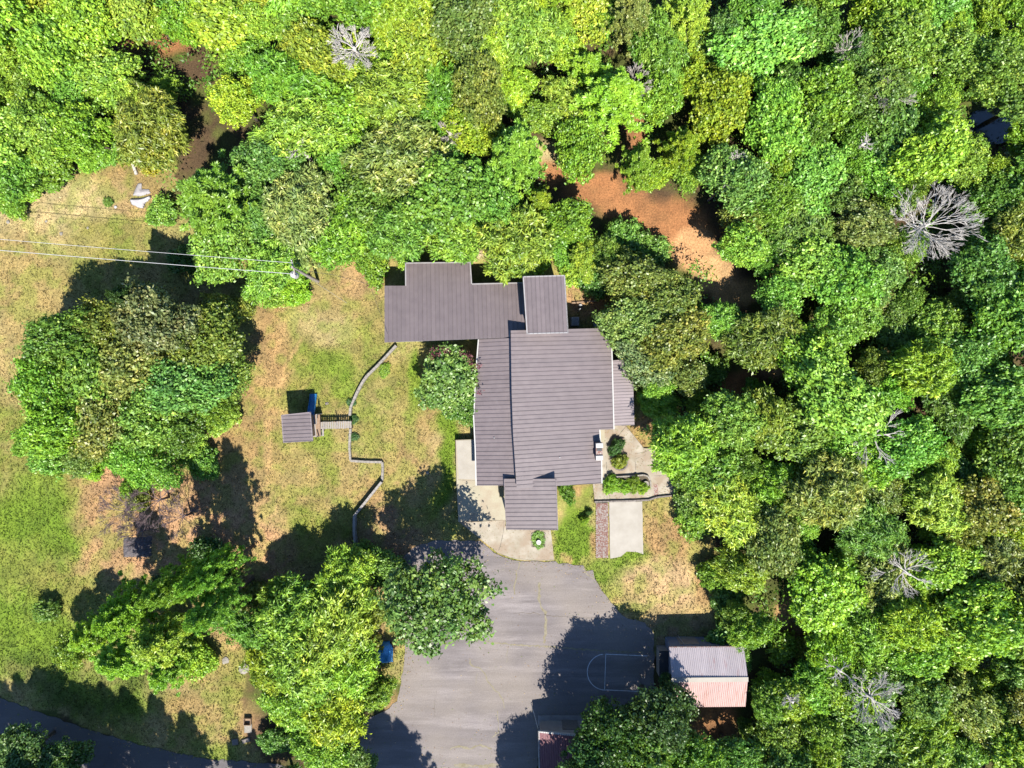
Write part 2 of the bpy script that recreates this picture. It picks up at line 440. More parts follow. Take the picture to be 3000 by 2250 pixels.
# (x, y, rx, ry, colour, weight) in photograph pixels
spots = [
 (120, 640, 230, 120, paleS, .9), (250, 590, 200, 70, paleS, .8), (60, 800, 170, 150, straw, .9), (330, 720, 170, 90, olive, .8), (100, 1000, 120, 200, straw, .8), (380, 560, 110, 90, tan, .6),
 (60, 1330, 170, 160, olive, .8), (150, 1500, 170, 160, lawn, .95), (60, 1560, 120, 150, lawn, .7), (60, 1760, 180, 150, lawn, 1.0), (60, 1650, 150, 90, olive, .5), (120, 1880, 200, 80, lawn, .9), (200, 1720, 120, 90, olive, .7), (230, 1400, 80, 70, tan, .6),
 (330, 1390, 120, 80, dirt, 1.1), (450, 1520, 230, 160, dirt, 1.3), (620, 1600, 220, 150, dirt, 1.3), (560, 1400, 200, 60, dirt, .6), (760, 1640, 120, 110, dirt, .9), (330, 1650, 110, 80, dirt, .85), (720, 1450, 120, 100, dirt, .5), (300, 1560, 80, 160, tan, .6),
 (900, 900, 170, 90, straw, .6), (1050, 850, 110, 110, straw, .7), (1040, 820, 70, 60, dirt, .5), (960, 960, 90, 60, paleS, .5), (760, 1120, 60, 220, tan, .85), (790, 960, 60, 130, tan, .7), (700, 1300, 160, 120, tan, .7), (640, 1250, 70, 90, tan, .6),
 (960, 1060, 130, 60, olive, .7), (1000, 1060, 50, 60, lawn, .6), (930, 1050, 45, 45, lawn, .6), (1090, 1010, 60, 60, olive, .6), (1010, 1130, 40, 50, lawn, .6), (950, 1280, 50, 40, lawn, .7), (890, 1300, 110, 60, olive, .5), (870, 1380, 120, 50, straw, .6),
 (1120, 1120, 70, 70, olive, .7), (1200, 1200, 60, 120, olive, .6), (1210, 1140, 25, 120, lawn, .8), (1260, 1210, 40, 60, tan, .7), (1160, 1290, 90, 110, straw, .5), (1080, 1260, 50, 90, olive, .6), (1230, 1350, 50, 90, tan, .6), (1130, 1450, 90, 90, tan, .7), (1150, 1550, 110, 90, np.array((0.30, 0.185, 0.11)), .85), (1110, 1650, 80, 90, np.array((0.36, 0.21, 0.12)), .8),
 (1305, 1330, 28, 130, lawn, 1.1), (1295, 1240, 30, 60, lawn, .8), (1300, 1430, 30, 60, lawn, 1.0), (1275, 1440, 30, 60, olive, .4),
 (1690, 1560, 55, 95, lawn, 1.2), (1650, 1560, 30, 90, lawn, 1.0), (1690, 1455, 50, 40, tan, .8), (1720, 1470, 30, 45, lawn, .6), (1735, 1600, 14, 40, tan, .9), (1665, 1620, 16, 16, dirt, .7),
 (1790, 1660, 70, 50, lawn, .8), (1840, 1640, 60, 30, lawn, .9), (1960, 1560, 110, 110, tan, 1.0), (1950, 1720, 150, 90, np.array((0.46, 0.315, 0.17)), 1.0), (1990, 1480, 60, 40, paleS, .6), (2080, 1700, 40, 90, tan, .9), (1850, 1740, 90, 40, olive, .4), (1900, 1250, 45, 70, np.array((0.40, 0.22, 0.11)), 1.0),
 (1880, 1790, 50, 20, lawn, .5), (1800, 1800, 60, 40, dirt, .5), (1990, 1860, 140, 60, np.array((0.30, 0.21, 0.13)), .8),
 (1710, 880, 60, 60, dirt, 1.0), (1690, 790, 60, 60, dirt, .7), (1760, 900, 50, 60, np.array((0.42, 0.21, 0.09)), 1.0), (1380, 740, 40, 30, np.array((0.55, 0.45, 0.36)), .8),
 (1750, 550, 110, 50, red, 1.1), (1860, 600, 110, 50, red, 1.1), (1960, 660, 110, 80, red, 1.2), (2010, 700, 90, 70, red, 1.0), (2030, 740, 70, 70, np.array((0.48, 0.27, 0.13)), 1.1), (2100, 810, 70, 60, np.array((0.50, 0.31, 0.15)), 1.1), (2160, 870, 60, 50, np.array((0.48, 0.29, 0.13)), 1.1), (1600, 460, 50, 50, paleS, 1.0), (1610, 500, 40, 40, red, 1.0), (1880, 380, 40, 60, red, 1.0),
 (2160, 1130, 50, 60, red, 1.0), (2255, 1080, 40, 40, np.array((0.48, 0.29, 0.14)), 1.0), (370, 105, 60, 60, red, .9), (500, 110, 80, 60, red, .9), (780, 160, 60, 40, red, .8), (2060, 90, 60, 60, red, .5), (1640, 60, 60, 40, red, .8), (2320, 1850, 40, 120, tan, 1.0), (2430, 2080, 60, 60, red, .6), (2100, 2110, 80, 80, red, .7), (2530, 1550, 50, 50, red, .8),
 (650, 1900, 100, 150, olive, .7), (590, 1980, 70, 110, straw, .7), (660, 1870, 60, 50, dirt, .6), (560, 2110, 70, 80, tan, .6), (620, 1800, 80, 60, dirt, .5), (700, 2130, 60, 80, dirt, .5), (640, 2190, 80, 40, lawn, .6), (300, 2020, 200, 90, weedy, .8), (100, 1960, 160, 70, weedy, .8),
 (1130, 1900, 40, 60, tan, .8), (1120, 2040, 50, 50, tan, .8), (1240, 2240, 60, 30, dirt, .5), (1420, 2245, 120, 20, tan, .8)]
def cover(X, Y):
    x = X * PPM + 1500; y = 1125 - Y * PPM
    wx = x + (fbm(X, Y, 4.0, 1) - .5) * 90; wy = y + (fbm(X, Y, 4.0, 5) - .5) * 90
    c = np.zeros(X.shape + (3,)) ; inside = in_poly(wx, wy, west_clear)
    n1 = fbm(X, Y, 2.2, 2); n2 = fbm(X, Y, 6.0, 8)
    f = np.clip((n1 - .38) / .25, 0, 1)[..., None]; g = np.clip((n2 - .35) / .3, 0, 1)[..., None]
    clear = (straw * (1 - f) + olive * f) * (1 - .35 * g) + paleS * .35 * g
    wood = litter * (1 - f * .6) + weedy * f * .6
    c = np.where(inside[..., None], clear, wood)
    for (cx, cy, rx, ry, col, w) in spots:
        d = np.hypot((wx - cx) / rx, (wy - cy) / ry)
        a = np.clip((1.15 - d) / .5, 0, 1) * w
        a = np.clip(a * (0.55 + 0.9 * n1), 0, 1)[..., None]
        c = c * (1 - a) + col * a
    # mower and tyre tracks beside the playhouse
    for pts in ([(840, 930), (800, 1060), (782, 1180), (778, 1300), (785, 1420)], [(860, 1080), (815, 1130), (792, 1220), (790, 1360)], [(880, 1000), (830, 1080), (808, 1170)]):
        d = seg_dist(x, y, pts); a = (np.clip((9 - d) / 6, 0, 1) * .55 * (0.4 + n1))[..., None]
        c = c * (1 - a) + np.array((0.47, 0.31, 0.14)) * a
    sp = (fbm(X, Y, 1.2, 3) - .5) * .9
    c = c * (1 + sp[..., None] * np.array((.9, .75, .7)))
    gb = np.clip((fbm(X, Y, 1.1, 6, 3) - .46) / .16, 0, 1)[..., None] * inside[..., None] * .36
    c = c * (1 - gb) + lawn * 1.25 * gb
    return np.clip(c, .01, .8) * KA
def axis(lo, hi, step):
    a = np.arange(lo, hi + 1e-6, step)
    ext = np.array([6, 16, 40, 100, 300, 900, 2500.0])
    return np.concatenate([lo - ext[::-1], a, hi + ext])
gx, gy = axis(-58, 58, .3), axis(-46, 46, .3)
XX, YY = np.meshgrid(gx, gy)
def grid_mesh(name, xs, ys, ZZ):
    ny, nx = XX.shape
    v = np.stack([XX, YY, ZZ], -1).reshape(-1, 3)
    i = np.arange(ny * nx).reshape(ny, nx)
    q = np.stack([i[:-1, :-1], i[:-1, 1:], i[1:, 1:], i[1:, :-1]], -1).reshape(-1, 4)
    return np_mesh(name, v, q)
def np_mesh(name, v, q, smooth=False):
    me = bpy.data.meshes.new(name)
    k = q.shape[1]
    me.vertices.add(len(v)); me.vertices.foreach_set("co", np.ascontiguousarray(v, np.float32).ravel())
    me.loops.add(len(q) * k); me.loops.foreach_set("vertex_index", np.ascontiguousarray(q, np.int32).ravel())
    me.polygons.add(len(q)); me.polygons.foreach_set("loop_start", np.arange(0, len(q) * k, k, dtype=np.int32))
    me.polygons.foreach_set("loop_total", np.full(len(q), k, np.int32))
    if smooth: me.polygons.foreach_set("use_smooth", np.ones(len(q), bool))
    me.update(calc_edges=True)
    return me
def set_color(me, c):
    a = me.attributes.new("cover", 'FLOAT_COLOR', 'POINT')
    rgba = np.ones((len(c), 4), np.float32); rgba[:, :3] = c
    a.data.foreach_set("color", rgba.ravel())
ZG = (fbm(XX, YY, 1.5, 4) - .5) * .04
far = (np.abs(XX) > 59) | (np.abs(YY) > 47)
ZG = np.where(far, 0, ZG)
for hp in hard_px:
    w = G(hp); ZG = np.where(in_poly(XX, YY, w), np.minimum(ZG, -.02), ZG)
ZG = ZG - .03
me = grid_mesh("ground", gx, gy, ZG)
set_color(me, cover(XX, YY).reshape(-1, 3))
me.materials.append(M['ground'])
ground = bpy.data.objects.new("ground", me); COL.objects.link(ground); tag(ground, kind="structure", label="lawn, dry grass and bare orange soil of the yard")
ground["category"] = "ground"

# grass tufts over the open ground: real blades, one mass
def grass(n, name, label, hmin, hmax, wid, test, seed):
    r = np.random.default_rng(seed)
    X = r.uniform(-53, 32, n); Y = r.uniform(-40, 30, n)
    x = X * PPM + 1500; y = 1125 - Y * PPM
    ok = in_poly(x + (fbm(X, Y, 4.0, 1) - .5) * 90, y + (fbm(X, Y, 4.0, 5) - .5) * 90, west_clear)
    for hp in hard_px: ok &= ~in_poly(x, y, hp)
    ok &= ~in_poly(x, y, house_px)
    X, Y = X[ok], Y[ok]
    c = cover(X, Y)
    green = c[:, 1] / (c[:, 0] + 1e-3)
    keep = r.random(len(X)) < test(green, fbm(X, Y, 1.2, 3)); X, Y, c = X[keep], Y[keep], c[keep]
    m = len(X); V = []; Cc = []
    for b in range(3):
        a = r.uniform(0, 2 * np.pi, m); h = r.uniform(hmin, hmax, m); w = wid * r.uniform(.6, 1.4, m); lean = r.uniform(.3, 1.3, m) * h
        px = X + r.normal(0, .05, m); py = Y + r.normal(0, .05, m)
        dx, dy = np.cos(a), np.sin(a)
        v = np.stack([np.stack([px - dy * w, py + dx * w, np.full(m, -.05)], -1), np.stack([px + dy * w, py - dx * w, np.full(m, -.05)], -1), np.stack([px + dx * lean, py + dy * lean, h], -1)], 1)
        V.append(v.reshape(-1, 3))
        t = r.uniform(.6, 1.7, m)[:, None] * c
        Cc.append(np.repeat(np.clip(t, 0, .85), 3, 0))
    V = np.concatenate(V); Cc = np.concatenate(Cc)
    me = np_mesh(name, V, np.arange(len(V)).reshape(-1, 3)); set_color(me, Cc); me.materials.append(M['grass'])
    o = bpy.data.objects.new(name, me); COL.objects.link(o)
    return tag(o, label, "grass", kind="stuff")
house_px = [(1127, 769), (1530, 760), (1660, 800), (1670, 960), (1790, 965), (1800, 1260), (1760, 1420), (1635, 1560), (1480, 1560), (1395, 1420), (1390, 1010), (1127, 1000)]
grass(150000, "dry_grass", "short dry straw grass over the open yard",   .06, .18, .045, lambda g, n: np.clip(.25 + n * .8, 0, 1), 11)
grass(90000, "green_grass", "green tufts of lawn grass growing in patches across the yard", .08, .22, .04, lambda g, n: np.clip((g - .85) * 1.2, 0, 1), 12)

# ------------------------------------------------------------------ paving
def slab(name, px, zt, m, zb=-0.3, rag=0.0, seed=1, cat=None, label=None):
    poly = G(px, zt)
    if rag: poly = ragged(poly, rag, .45, seed)
    o = MB().prism(poly, zb, zt).build(name, m)
    tag(o, label, cat, kind="structure")
    return o
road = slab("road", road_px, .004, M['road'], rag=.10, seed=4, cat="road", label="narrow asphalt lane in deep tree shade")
drive = slab("driveway", drive_px, .010, M['asphalt'], rag=.10, seed=3, cat="driveway", label="faded grey asphalt driveway with weedy cracks and a painted court")
def ribbon(name, px, w, z, m, parent, jit=0.0, seed=1, step=.25):
    r = random.Random(seed); pts = [Vector(P(x, y, z)) for x, y in px]; out = []
    for a, b in zip(pts[:-1], pts[1:]):
        k = max(1, int((b - a).length / step))
        for j in range(k): out.append(a.lerp(b, j / k) + (Vector((r.uniform(-jit, jit), r.uniform(-jit, jit))) if jit else Vector((0, 0))))
    out.append(pts[-1]); vs = []; fs = []
    for i, p in enumerate(out):
        d = (out[min(i + 1, len(out) - 1)] - out[max(i - 1, 0)]).normalized(); n = Vector((-d.y, d.x))
        ww = w / 2 * (r.uniform(.3, 1.3) if jit else 1)
        vs += [(p.x + n.x * ww, p.y + n.y * ww, z), (p.x - n.x * ww, p.y - n.y * ww, z)]
    for i in range(len(out) - 1): fs.append((2 * i, 2 * i + 1, 2 * i + 3, 2 * i + 2))
    return MB().add(vs, fs).build(name, m, parent)
for i, (pts, w, mm) in enumerate([
    (Z3((1302, 325), (1300, 440), (1310, 500), (1345, 540), (1350, 620), (1345, 700), (1335, 760)), .26, 'weed'),
    (Z3((920, 748), (1100, 770), (1290, 780), (1480, 795), (1700, 812), (2050, 830)), .20, 'weed'),
    (Z3((800, 880), (815, 925), (880, 940), (905, 980), (950, 1060), (1010, 1120), (1040, 1180), (1050, 1230)), .12, 'weed'),
    (Z3((1165, 180), (1140, 260), (1120, 360), (1125, 410)), .13, 'weed'),
    (Z3((1120, 540), (1260, 545), (1450, 570), (1780, 580)), .07, 'crackdark'),
    (Z3((1075, 790), (1065, 900)), .06, 'weed'), (Z3((1620, 215), (1650, 270), (1700, 300)), .14, 'weed'), (Z3((560, 1100), (545, 1300)), .05, 'crackdark'), (Z3((860, 985), (840, 1060)), .05, 'weed'),
    (Z3((660, 1525), (720, 1500), (800, 1520), (880, 1495), (960, 1520)), .22, 'weed'), (Z3((960, 1440), (1010, 1400), (1000, 1250)), .10, 'weed'), (Z3((690, 1640), (860, 1645), (1020, 1640)), .35, 'weed')]):
    ribbon("crack", pts, w, .0145, M[mm], drive, .07, i)
def arc(cx, cy, r, a0, a1, n=16): return [(cx + r * math.cos(math.radians(a0 + (a1 - a0) * i / n)), cy - r * math.sin(math.radians(a0 + (a1 - a0) * i / n))) for i in range(n + 1)]
ribbon("painted_line", Z3(*([(2080, 852), (1760, 838)] + arc(1778, 968, 130, 90, 270, 18) + [(1790, 1097), (2075, 1110)])), .07, .0150, M['paint'], drive)
ribbon("painted_line", Z3((1781, 842), (1773, 1092)), .06, .0156, M['paint'], drive)
apron = slab("apron", apron_px, .10, M['conc_old'], rag=.015, cat="pavement", label="stained curved concrete apron between carport roof and driveway")
ribbon("joint", Z2((556, 925), (552, 1000), (535, 1090), (515, 1140)), .05, .1045, M['crackdark'], apron, .02, 5)
ribbon("joint", Z2((500, 1150), (600, 1188), (760, 1208), (915, 1206)), .06, .1045, M['weed'], apron, .02, 6)
# the raised deck west of the house: two pours and a kerb
deck = slab("patio_deck", deck_px, .85, M['conc_deck'], cat="patio", label="raised cream concrete terrace beside the house's long west roof")
w_px = Z2((212, 346), (418, 341), (418, 625), (360, 628), (232, 622))
MB().prism(G(w_px, .87), .80, .868).build("pale_slab", M['conc_white'], deck)
ribbon("joint", Z2((228, 628), (418, 640)), .04, .8545, M['crackdark'], deck, .01, 7)
ribbon("hairline_crack", Z2((300, 720), (330, 680), (380, 655)), .03, .8545, M['crackdark'], deck, .02, 8)
patio = slab("garden_patio", patio_px, .12, M['conc_old'], cat="patio", label="stained concrete garden patio beside the chimney")
for i, pts in enumerate([Z2((1500, 440), (1560, 432), (1640, 400)), Z2((1560, 400), (1575, 450), (1500, 480), (1505, 560)), Z2((1640, 600), (1830, 590)), Z2((1440, 240), (1300, 400)), Z2((1295, 500), (1300, 650), (1300, 770))]):
    ribbon("joint", pts, .05, .1245, M['crackdark'], patio, .02, 10 + i)
slab2 = slab("walk_slab", slab_px, .07, M['conc_white'], rag=.02, cat="pavement", label="pale rectangular concrete slab beside the brick strip")
# brick strip: real bricks, too small to tell apart singly, joined
def brick_strip():
    mb = MB(); poly = brick_px
    x0, y0 = P(*poly[0]); x1, y1 = P(*poly[1]); x3, y3 = P(*poly[3])
    L = y0 - y3; W = x1 - x0; nr = int(L / .105); r = random.Random(2)
    for i in range(nr):
        y = y0 - (i + .5) * L / nr
        sh = (i % 2) * .1; nb = int(W / .205)
        for j in range(nb):
            x = x0 + .11 + sh * .5 + j * (W - .1) / nb
            mb.bbox((x, y, .01 + r.uniform(-.006, .006)), (.195, L / nr - .012, .11), r.uniform(-.02, .02), .008)
    o = mb.build("brick_paving", M['brick']); tag(o, "whitewashed red brick strip beside the pale slab", "paving", kind="stuff")
brick_strip()

# ------------------------------------------------------------------ house
TH = math.radians(2.2)
EX, EY = Vector((math.cos(TH), math.sin(TH))), Vector((-math.sin(TH), math.cos(TH)))
def plane(px, py, z, east, north):
    """roof plane through a photograph position at height z, rising `east` per metre along the house's east axis, `north` along its north axis"""
    X, Y = P(px, py, z)
    b = east * EX.x + north * EY.x; c = east * EX.y + north * EY.y
    return (z - b * X - c * Y, b, c)
def pz(pl): return lambda x, y: pl[0] + pl[1] * x + pl[2] * y
def roof(parent, pl, px, along, pitch, m, rib=(.085, .055), thick=.10, name="roof", trim='trim', ribs_per=1, panel="roof_panel"):
    poly = ccw([ray_plane(x, y, pl)[:2] for x, y in px])
    f = pz(pl)
    base = MB().prism(poly, lambda x, y: f(x, y) - thick - .05, lambda x, y: f(x, y) - .012).build(name, M[trim], parent)
    ax = EX if along == 'EW' else EY                      # direction the ribs run in
    nv = Vector((-ax.y, ax.x))
    ds = [nv.x * x + nv.y * y for x, y in poly]; lo, hi = min(ds), max(ds)
    n = max(1, round((hi - lo) / pitch)); w = (hi - lo) / n
    for i in range(n):
        d0, d1 = lo + i * w, lo + (i + 1) * w
        sp = clip(clip(poly, nv.x, nv.y, d0 + (.004 if i else -.05)), -nv.x, -nv.y, -(d1 + (0 if i < n - 1 else .05)))
        if len(sp) < 3: continue
        mb = MB().prism(sp, lambda x, y: f(x, y) - .01, f)
        for k in range(ribs_per):
            r0 = d0 + .006 + k * w / ribs_per
            rp = clip(clip(poly, nv.x, nv.y, r0), -nv.x, -nv.y, -(r0 + rib[0]))
            if len(rp) >= 3:
                rt = clip(clip(poly, nv.x, nv.y, r0 + rib[0] * .22), -nv.x, -nv.y, -(r0 + rib[0] * .78))
                if len(rt) == len(rp) and len(rp) == 4:
                    # match corners by nearest
                    rt = [min(rt, key=lambda q: (q[0] - p[0]) ** 2 + (q[1] - p[1]) ** 2) for p in rp]
                    vs = [(x, y, f(x, y) + .001) for x, y in rp] + [(x, y, f(x, y) + rib[1]) for x, y in rt]
                    mb.add(vs, [(4, 5, 6, 7)] + [(q, (q + 1) % 4, 4 + (q + 1) % 4, 4 + q) for q in range(4)])
                else:
                    mb.prism(rp, lambda x, y: f(x, y) + .001, lambda x, y: f(x, y) + rib[1])
        mb.build(panel, m, base)
    return poly, base
def edge_trim(parent, poly, f, idx, m, w=.12, h=.14, up=.05, name="edge_trim"):
    for i in idx:
        a, b = Vector(poly[i]), Vector(poly[(i + 1) % len(poly)])
        n = Vector((b.y - a.y, a.x - b.x)).normalized()
        q = [a + n * .012, b + n * .012, b - n * w, a - n * w]
        MB().prism(ccw([(p.x, p.y) for p in q]), lambda x, y: f(x, y) - h, lambda x, y: f(x, y) + up).build(name, m, parent)
def walls(parent, poly, pl, ins, m, zb=-.05, drop=.16, name="wall"):
    f = pz(pl); p = offset(poly, ins)
    o = MB().prism(p, zb, lambda x, y: f(x, y) - drop).build(name, m, parent)
    return p, o
def window(wall, poly, i, t, w, z0, z1, name="window"):
    a, b = Vector(poly[i]), Vector(poly[(i + 1) % len(poly)])
    d = (b - a).normalized(); n = Vector((d.y, -d.x)); c = a.lerp(b, t); rz = math.atan2(d.y, d.x)
    mb = MB()
    h = z1 - z0; zc = (z0 + z1) / 2
    for s in (-1, 1):
        q = c + d * s * (w / 2); mb.box((q.x + n.x * .02, q.y + n.y * .02, zc), (.09, .10, h + .09), rz)
    for z in (z0, z1):
        mb.box((c.x + n.x * .02, c.y + n.y * .02, z), (w - .09, .098, .09), rz)
    if name == "window": mb.box((c.x + n.x * .02, c.y + n.y * .02, zc), (.05, .07, h - .09), rz)
    o = mb.build(name, M['white'], wall)
    # pane belongs to the same wall part, set back in the frame
    pn = MB().box((c.x + n.x * .012, c.y + n.y * .012, zc), (w - .09, .03, h - .09), rz).build("pane", M['glass'], wall)
    return o

hx, hy = P(1500, 1150)
house = empty("house", (hx, hy, 0), "sprawling white house under stepped mauve-brown ribbed metal roofs", "house")
# A: left wing, slopes down to the north
plA = plane(1300, 1004, 4.9, 0.0, -0.22)
A_px = Z1((188, 868), (188, 460), (338, 460), (337, 294), (808, 289), (818, 445), (1195, 436), (1197, 780), (1095, 782), (1092, 833))
pA, rA = roof(house, plA, A_px, 'NS', .40, M['roof'], rib=(.06, .045))
fA = pz(plA)
edge_trim(rA, pA, fA, [i for i in range(len(pA)) if Vector(pA[i]).lerp(Vector(pA[(i + 1) % len(pA)]), .5).y > P(0, 850)[1] or i == 0], M['trim'], .10)
wA, oA = walls(house, pA, plA, .30, M['white'])
# B: main roof, high in the west, slopes down to the east
plB = plane(1505, 1200, 6.15, -0.26, 0.0)
B_px = Z1((1097, 782), (1500, 772), (1815, 764), (1822, 1000), (1835, 1494), (1733, 1497), (1738, 1590)) + Z2((1255, 512), (1257, 655), (936, 672), (775, 682), (648, 692), (622, 300), (612, 0))
pB, rB = roof(house, plB, B_px, 'EW', .395, M['roof'], rib=(.07, .05))
wB, oB = walls(house, pB, plB, .28, M['siding'])
# C: west roof below the clerestory, slopes down to the west
plC = plane(1500, 1200, 5.05, 0.30, 0.0)
C_px = Z1((870, 846), (1112, 836)) + Z2((632, 200), (640, 668), (362, 670), (355, 400), (343, 160)) + Z1((838, 1380), (850, 1100))
pC, rC = roof(house, plC, C_px, 'EW', .40, M['roof'], rib=(.07, .05))
wC, oC = walls(house, pC, plC, .30, M['siding'])
# B2: upper block over the north end
plB2 = plane(1600, 976, 7.6, 0.0, -0.12)
B2_px = Z1((1184, 393), (1487, 384), (1512, 800), (1212, 808))
pB2, rB2 = roof(house, plB2, B2_px, 'NS', .40, M['roof'], rib=(.07, .05))
edge_trim(rB2, pB2, pz(plB2), range(len(pB2)), M['trim'], .09)
wB2, oB2 = walls(house, pB2, plB2, .22, M['siding'])
# D: entrance roof
plD = plane(1565, 1402, 5.75, 0.17, 0.0)
D_px = Z2((556, 622), (648, 622), (772, 622), (934, 622), (946, 990), (572, 986))
pD, rD = roof(house, plD, D_px, 'EW', .40, M['roof'], rib=(.07, .05))
edge_trim(rD, pD, pz(plD), range(len(pD)), M['roof'], .09)
fD = pz(plD)
for fx, fy in ((.04, .05), (.96, .05), (.04, .95), (.96, .95)):
    a, b, c, d = [Vector(ray_plane(x, y, plD)[:2]) for x, y in (D_px[5], D_px[4], D_px[3], D_px[0])]
    q = a.lerp(b, fx).lerp(d.lerp(c, fx), fy)
    zb = .10 if fy < .5 else .08
    MB().box((q.x, q.y, (fD(q.x, q.y) - .16 + zb - .15) / 2), (.20, .20, fD(q.x, q.y) - .16 - zb + .15), TH).build("post", M['white'], house)
# E: lean-to on the east side
plE = plane(1795, 1150, 3.05, -0.16, 0.0)
E_px = Z1((1815, 1000), (1972, 985), (1978, 1130), (1988, 1463), (1838, 1468))
pE, rE = roof(house, plE, E_px, 'EW', .29, M['roof_light'], rib=(.06, .04))
fE = pz(plE)
for t in (.12, .5, .92):
    a, b = Vector(ray_plane(*E_px[1], plE)[:2]), Vector(ray_plane(*E_px[3], plE)[:2])
    q = a.lerp(b, t) - Vector((.2, 0)); MB().box((q.x, q.y, fE(q.x, q.y) / 2 - .12), (.12, .12, fE(q.x, q.y) - .1), TH).build("post", M['brownwood'], house)
# gutters
for poly, f, sel in ((pC, pz(plC), 'W'), (pB, pz(plB), 'E')):
    for i in range(len(poly)):
        a, b = Vector(poly[i]), Vector(poly[(i + 1) % len(poly)])
        if (b - a).length < 1.0 or abs((b - a).normalized().y) < .9: continue
        n = Vector((b.y - a.y, a.x - b.x)).normalized()
        if (sel == 'W' and n.x < 0) or (sel == 'E' and n.x > 0):
            c = (a + b) / 2 + n * .075; z = f(*((a + b) / 2))
            if sel == 'W' and c.x > P(1430, 0, 4)[0]: continue
            MB().box((c.x, c.y, z - .07), (.11, (b - a).length, .10), math.atan2((b - a).y, (b - a).x) - math.pi / 2).build("gutter", M['white'], house)
def sides(poly, nx, ny):
    r = []
    for i in range(len(poly)):
        a, b = Vector(poly[i]), Vector(poly[(i + 1) % len(poly)])
        n = Vector((b.y - a.y, a.x - b.x)).normalized()
        if n.x * nx + n.y * ny > .9: r.append(((b - a).length, i))
    return [i for l, i in sorted(r, reverse=True)]
i = sides(wA, 0, -1)[0]
for t in (.25, .45): window(oA, wA, i, t, 1.3, 1.0, 2.5)
i = sides(wA, -1, 0)[0]
for t in (.3, .7): window(oA, wA, i, t, 1.1, 1.0, 2.4)
i = sides(wC, -1, 0)[0]
window(oC, wC, i, .45, 1.8, .95, 3.0, "door")
i = sides(wB, -1, 0)[0]
for t in (.2, .4, .6, .8): window(oB, wB, i, t, 1.3, 5.35, 5.85)
i = sides(wB, 1, 0)[0]
for t in (.2, .5, .8): window(oB, wB, i, t, 1.2, 1.0, 2.3)
i = sides(wB, 0, -1)[0]
for t in (.3, .6): window(oB, wB, i, t, 1.3, 1.0, 2.4)
# chimney on the east wall: brick shaft, two pale caps, dark flue
cx0, cy0 = P(1755, 1325, 5.2)
zroof = 5.2
def chimney():
    a = P(1747, 1298, 5.2); b = P(1766, 1350, 5.2)
    w, l = b[0] - a[0], a[1] - b[1]; c = ((a[0] + b[0]) / 2, (a[1] + b[1]) / 2)
    sh = MB().box((c[0], c[1], 2.5), (w, l, 5.1), TH).build("chimney", M['brick'], house)
    for t in (.14, .84):
        MB().bbox((c[0], c[1] + l / 2 - t * l, 5.13), (w * 1.12, l * .27, .17), TH, .03).build("chimney_cap", M['white'], sh)
    MB().box((c[0], c[1] + l / 2 - .38 * l, 5.07), (w * .8, l * .15, .06), TH).build("flue_opening", M['dark'], sh)
chimney()
# vent pipes on the roofs
for (x, y, pl) in ((1500, 1245, None),):
    pass
def on(pl, x, y): return ray_plane(x, y, pl)
for (pl, x, y) in ((plC, 1448, 1283), (plB, 1640, 1340)):
    q = on(pl, x, y); MB().tube([(q[0], q[1], q[2] - .05), (q[0], q[1], q[2] + .16)], .05, 8).build("vent_pipe", M['metalgrey'], house)

# things beside the house
x, y = P(1684, 942, .45)
ac = empty("air_conditioner", (x, y, 0), "grey air conditioning unit in the shaded corner behind the house", "air conditioner")
MB().box((x, y, .04), (.95, .95, .14)).build("pad", M['stone'], ac)
MB().bbox((x, y, .47), (.78, .86, .72), 0, .04).build("casing", M['metalgrey'], ac)
g = MB()
for k in range(6): g.tube([(x + .06 * (k + 1) * math.cos(t * .5236), y + .06 * (k + 1) * math.sin(t * .5236), .85) for t in range(13)], .008, 4)
g.build("fan_grille", M['dark'], ac)
x, y = P(1694, 912)
o = MB().tube([(x, y, -.1), (x - .02, y + .05, 1.0), (x, y + .03, 2.1)], [.05, .05, .045], 8).build("pipe_post", M['metalgrey']); tag(o, "pale pipe standing in the mulch behind the house", "pipe")
a, b = P(1675, 888), P(1745, 882)
o = MB().bbox(((a[0] + b[0]) / 2, (a[1] + b[1]) / 2, .06), (b[0] - a[0], .16, .24), .08, .02).build("garden_timber", M['brownwood']); tag(o, "dark landscape timber lying across orange mulch behind the house", "timber")
x, y = P(1700, 895); o = MB().lathe((x, y, -.02), [(.0, .0), (.17, .0), (.19, .10), (.17, .26), (.06, .3), (0, .3)], 14).build("bucket", M['white'], smooth=True); tag(o, "small white upturned bucket on the mulch behind the house", "bucket")
x, y = P(1745, 950, .3); o = MB().lathe((x, y, -.02), [(0, 0), (.2, 0), (.26, .35), (.22, .35), (.2, .3), (0, .3)], 14).build("plant_pot", M['metalgrey'], smooth=True); tag(o, "grey empty pot in the shade behind the house", "pot")
# cellar hatch against the entrance roof
a = P(1470, 1439, .9)
hb = empty("utility_box", (a[0], a[1], .85), "olive utility cabinet on the cream terrace beside the entrance roof", "cabinet")
MB().bbox((a[0], a[1], 1.15), (.42, 1.0, .62), TH, .02).build("casing", M['taupe'], hb)
MB().bbox((a[0], a[1], 1.48), (.48, 1.06, .05), TH, .02).build("lid", noisy("olive_paint", (.17, .15, .07), (.22, .20, .10), 3, .7), hb)

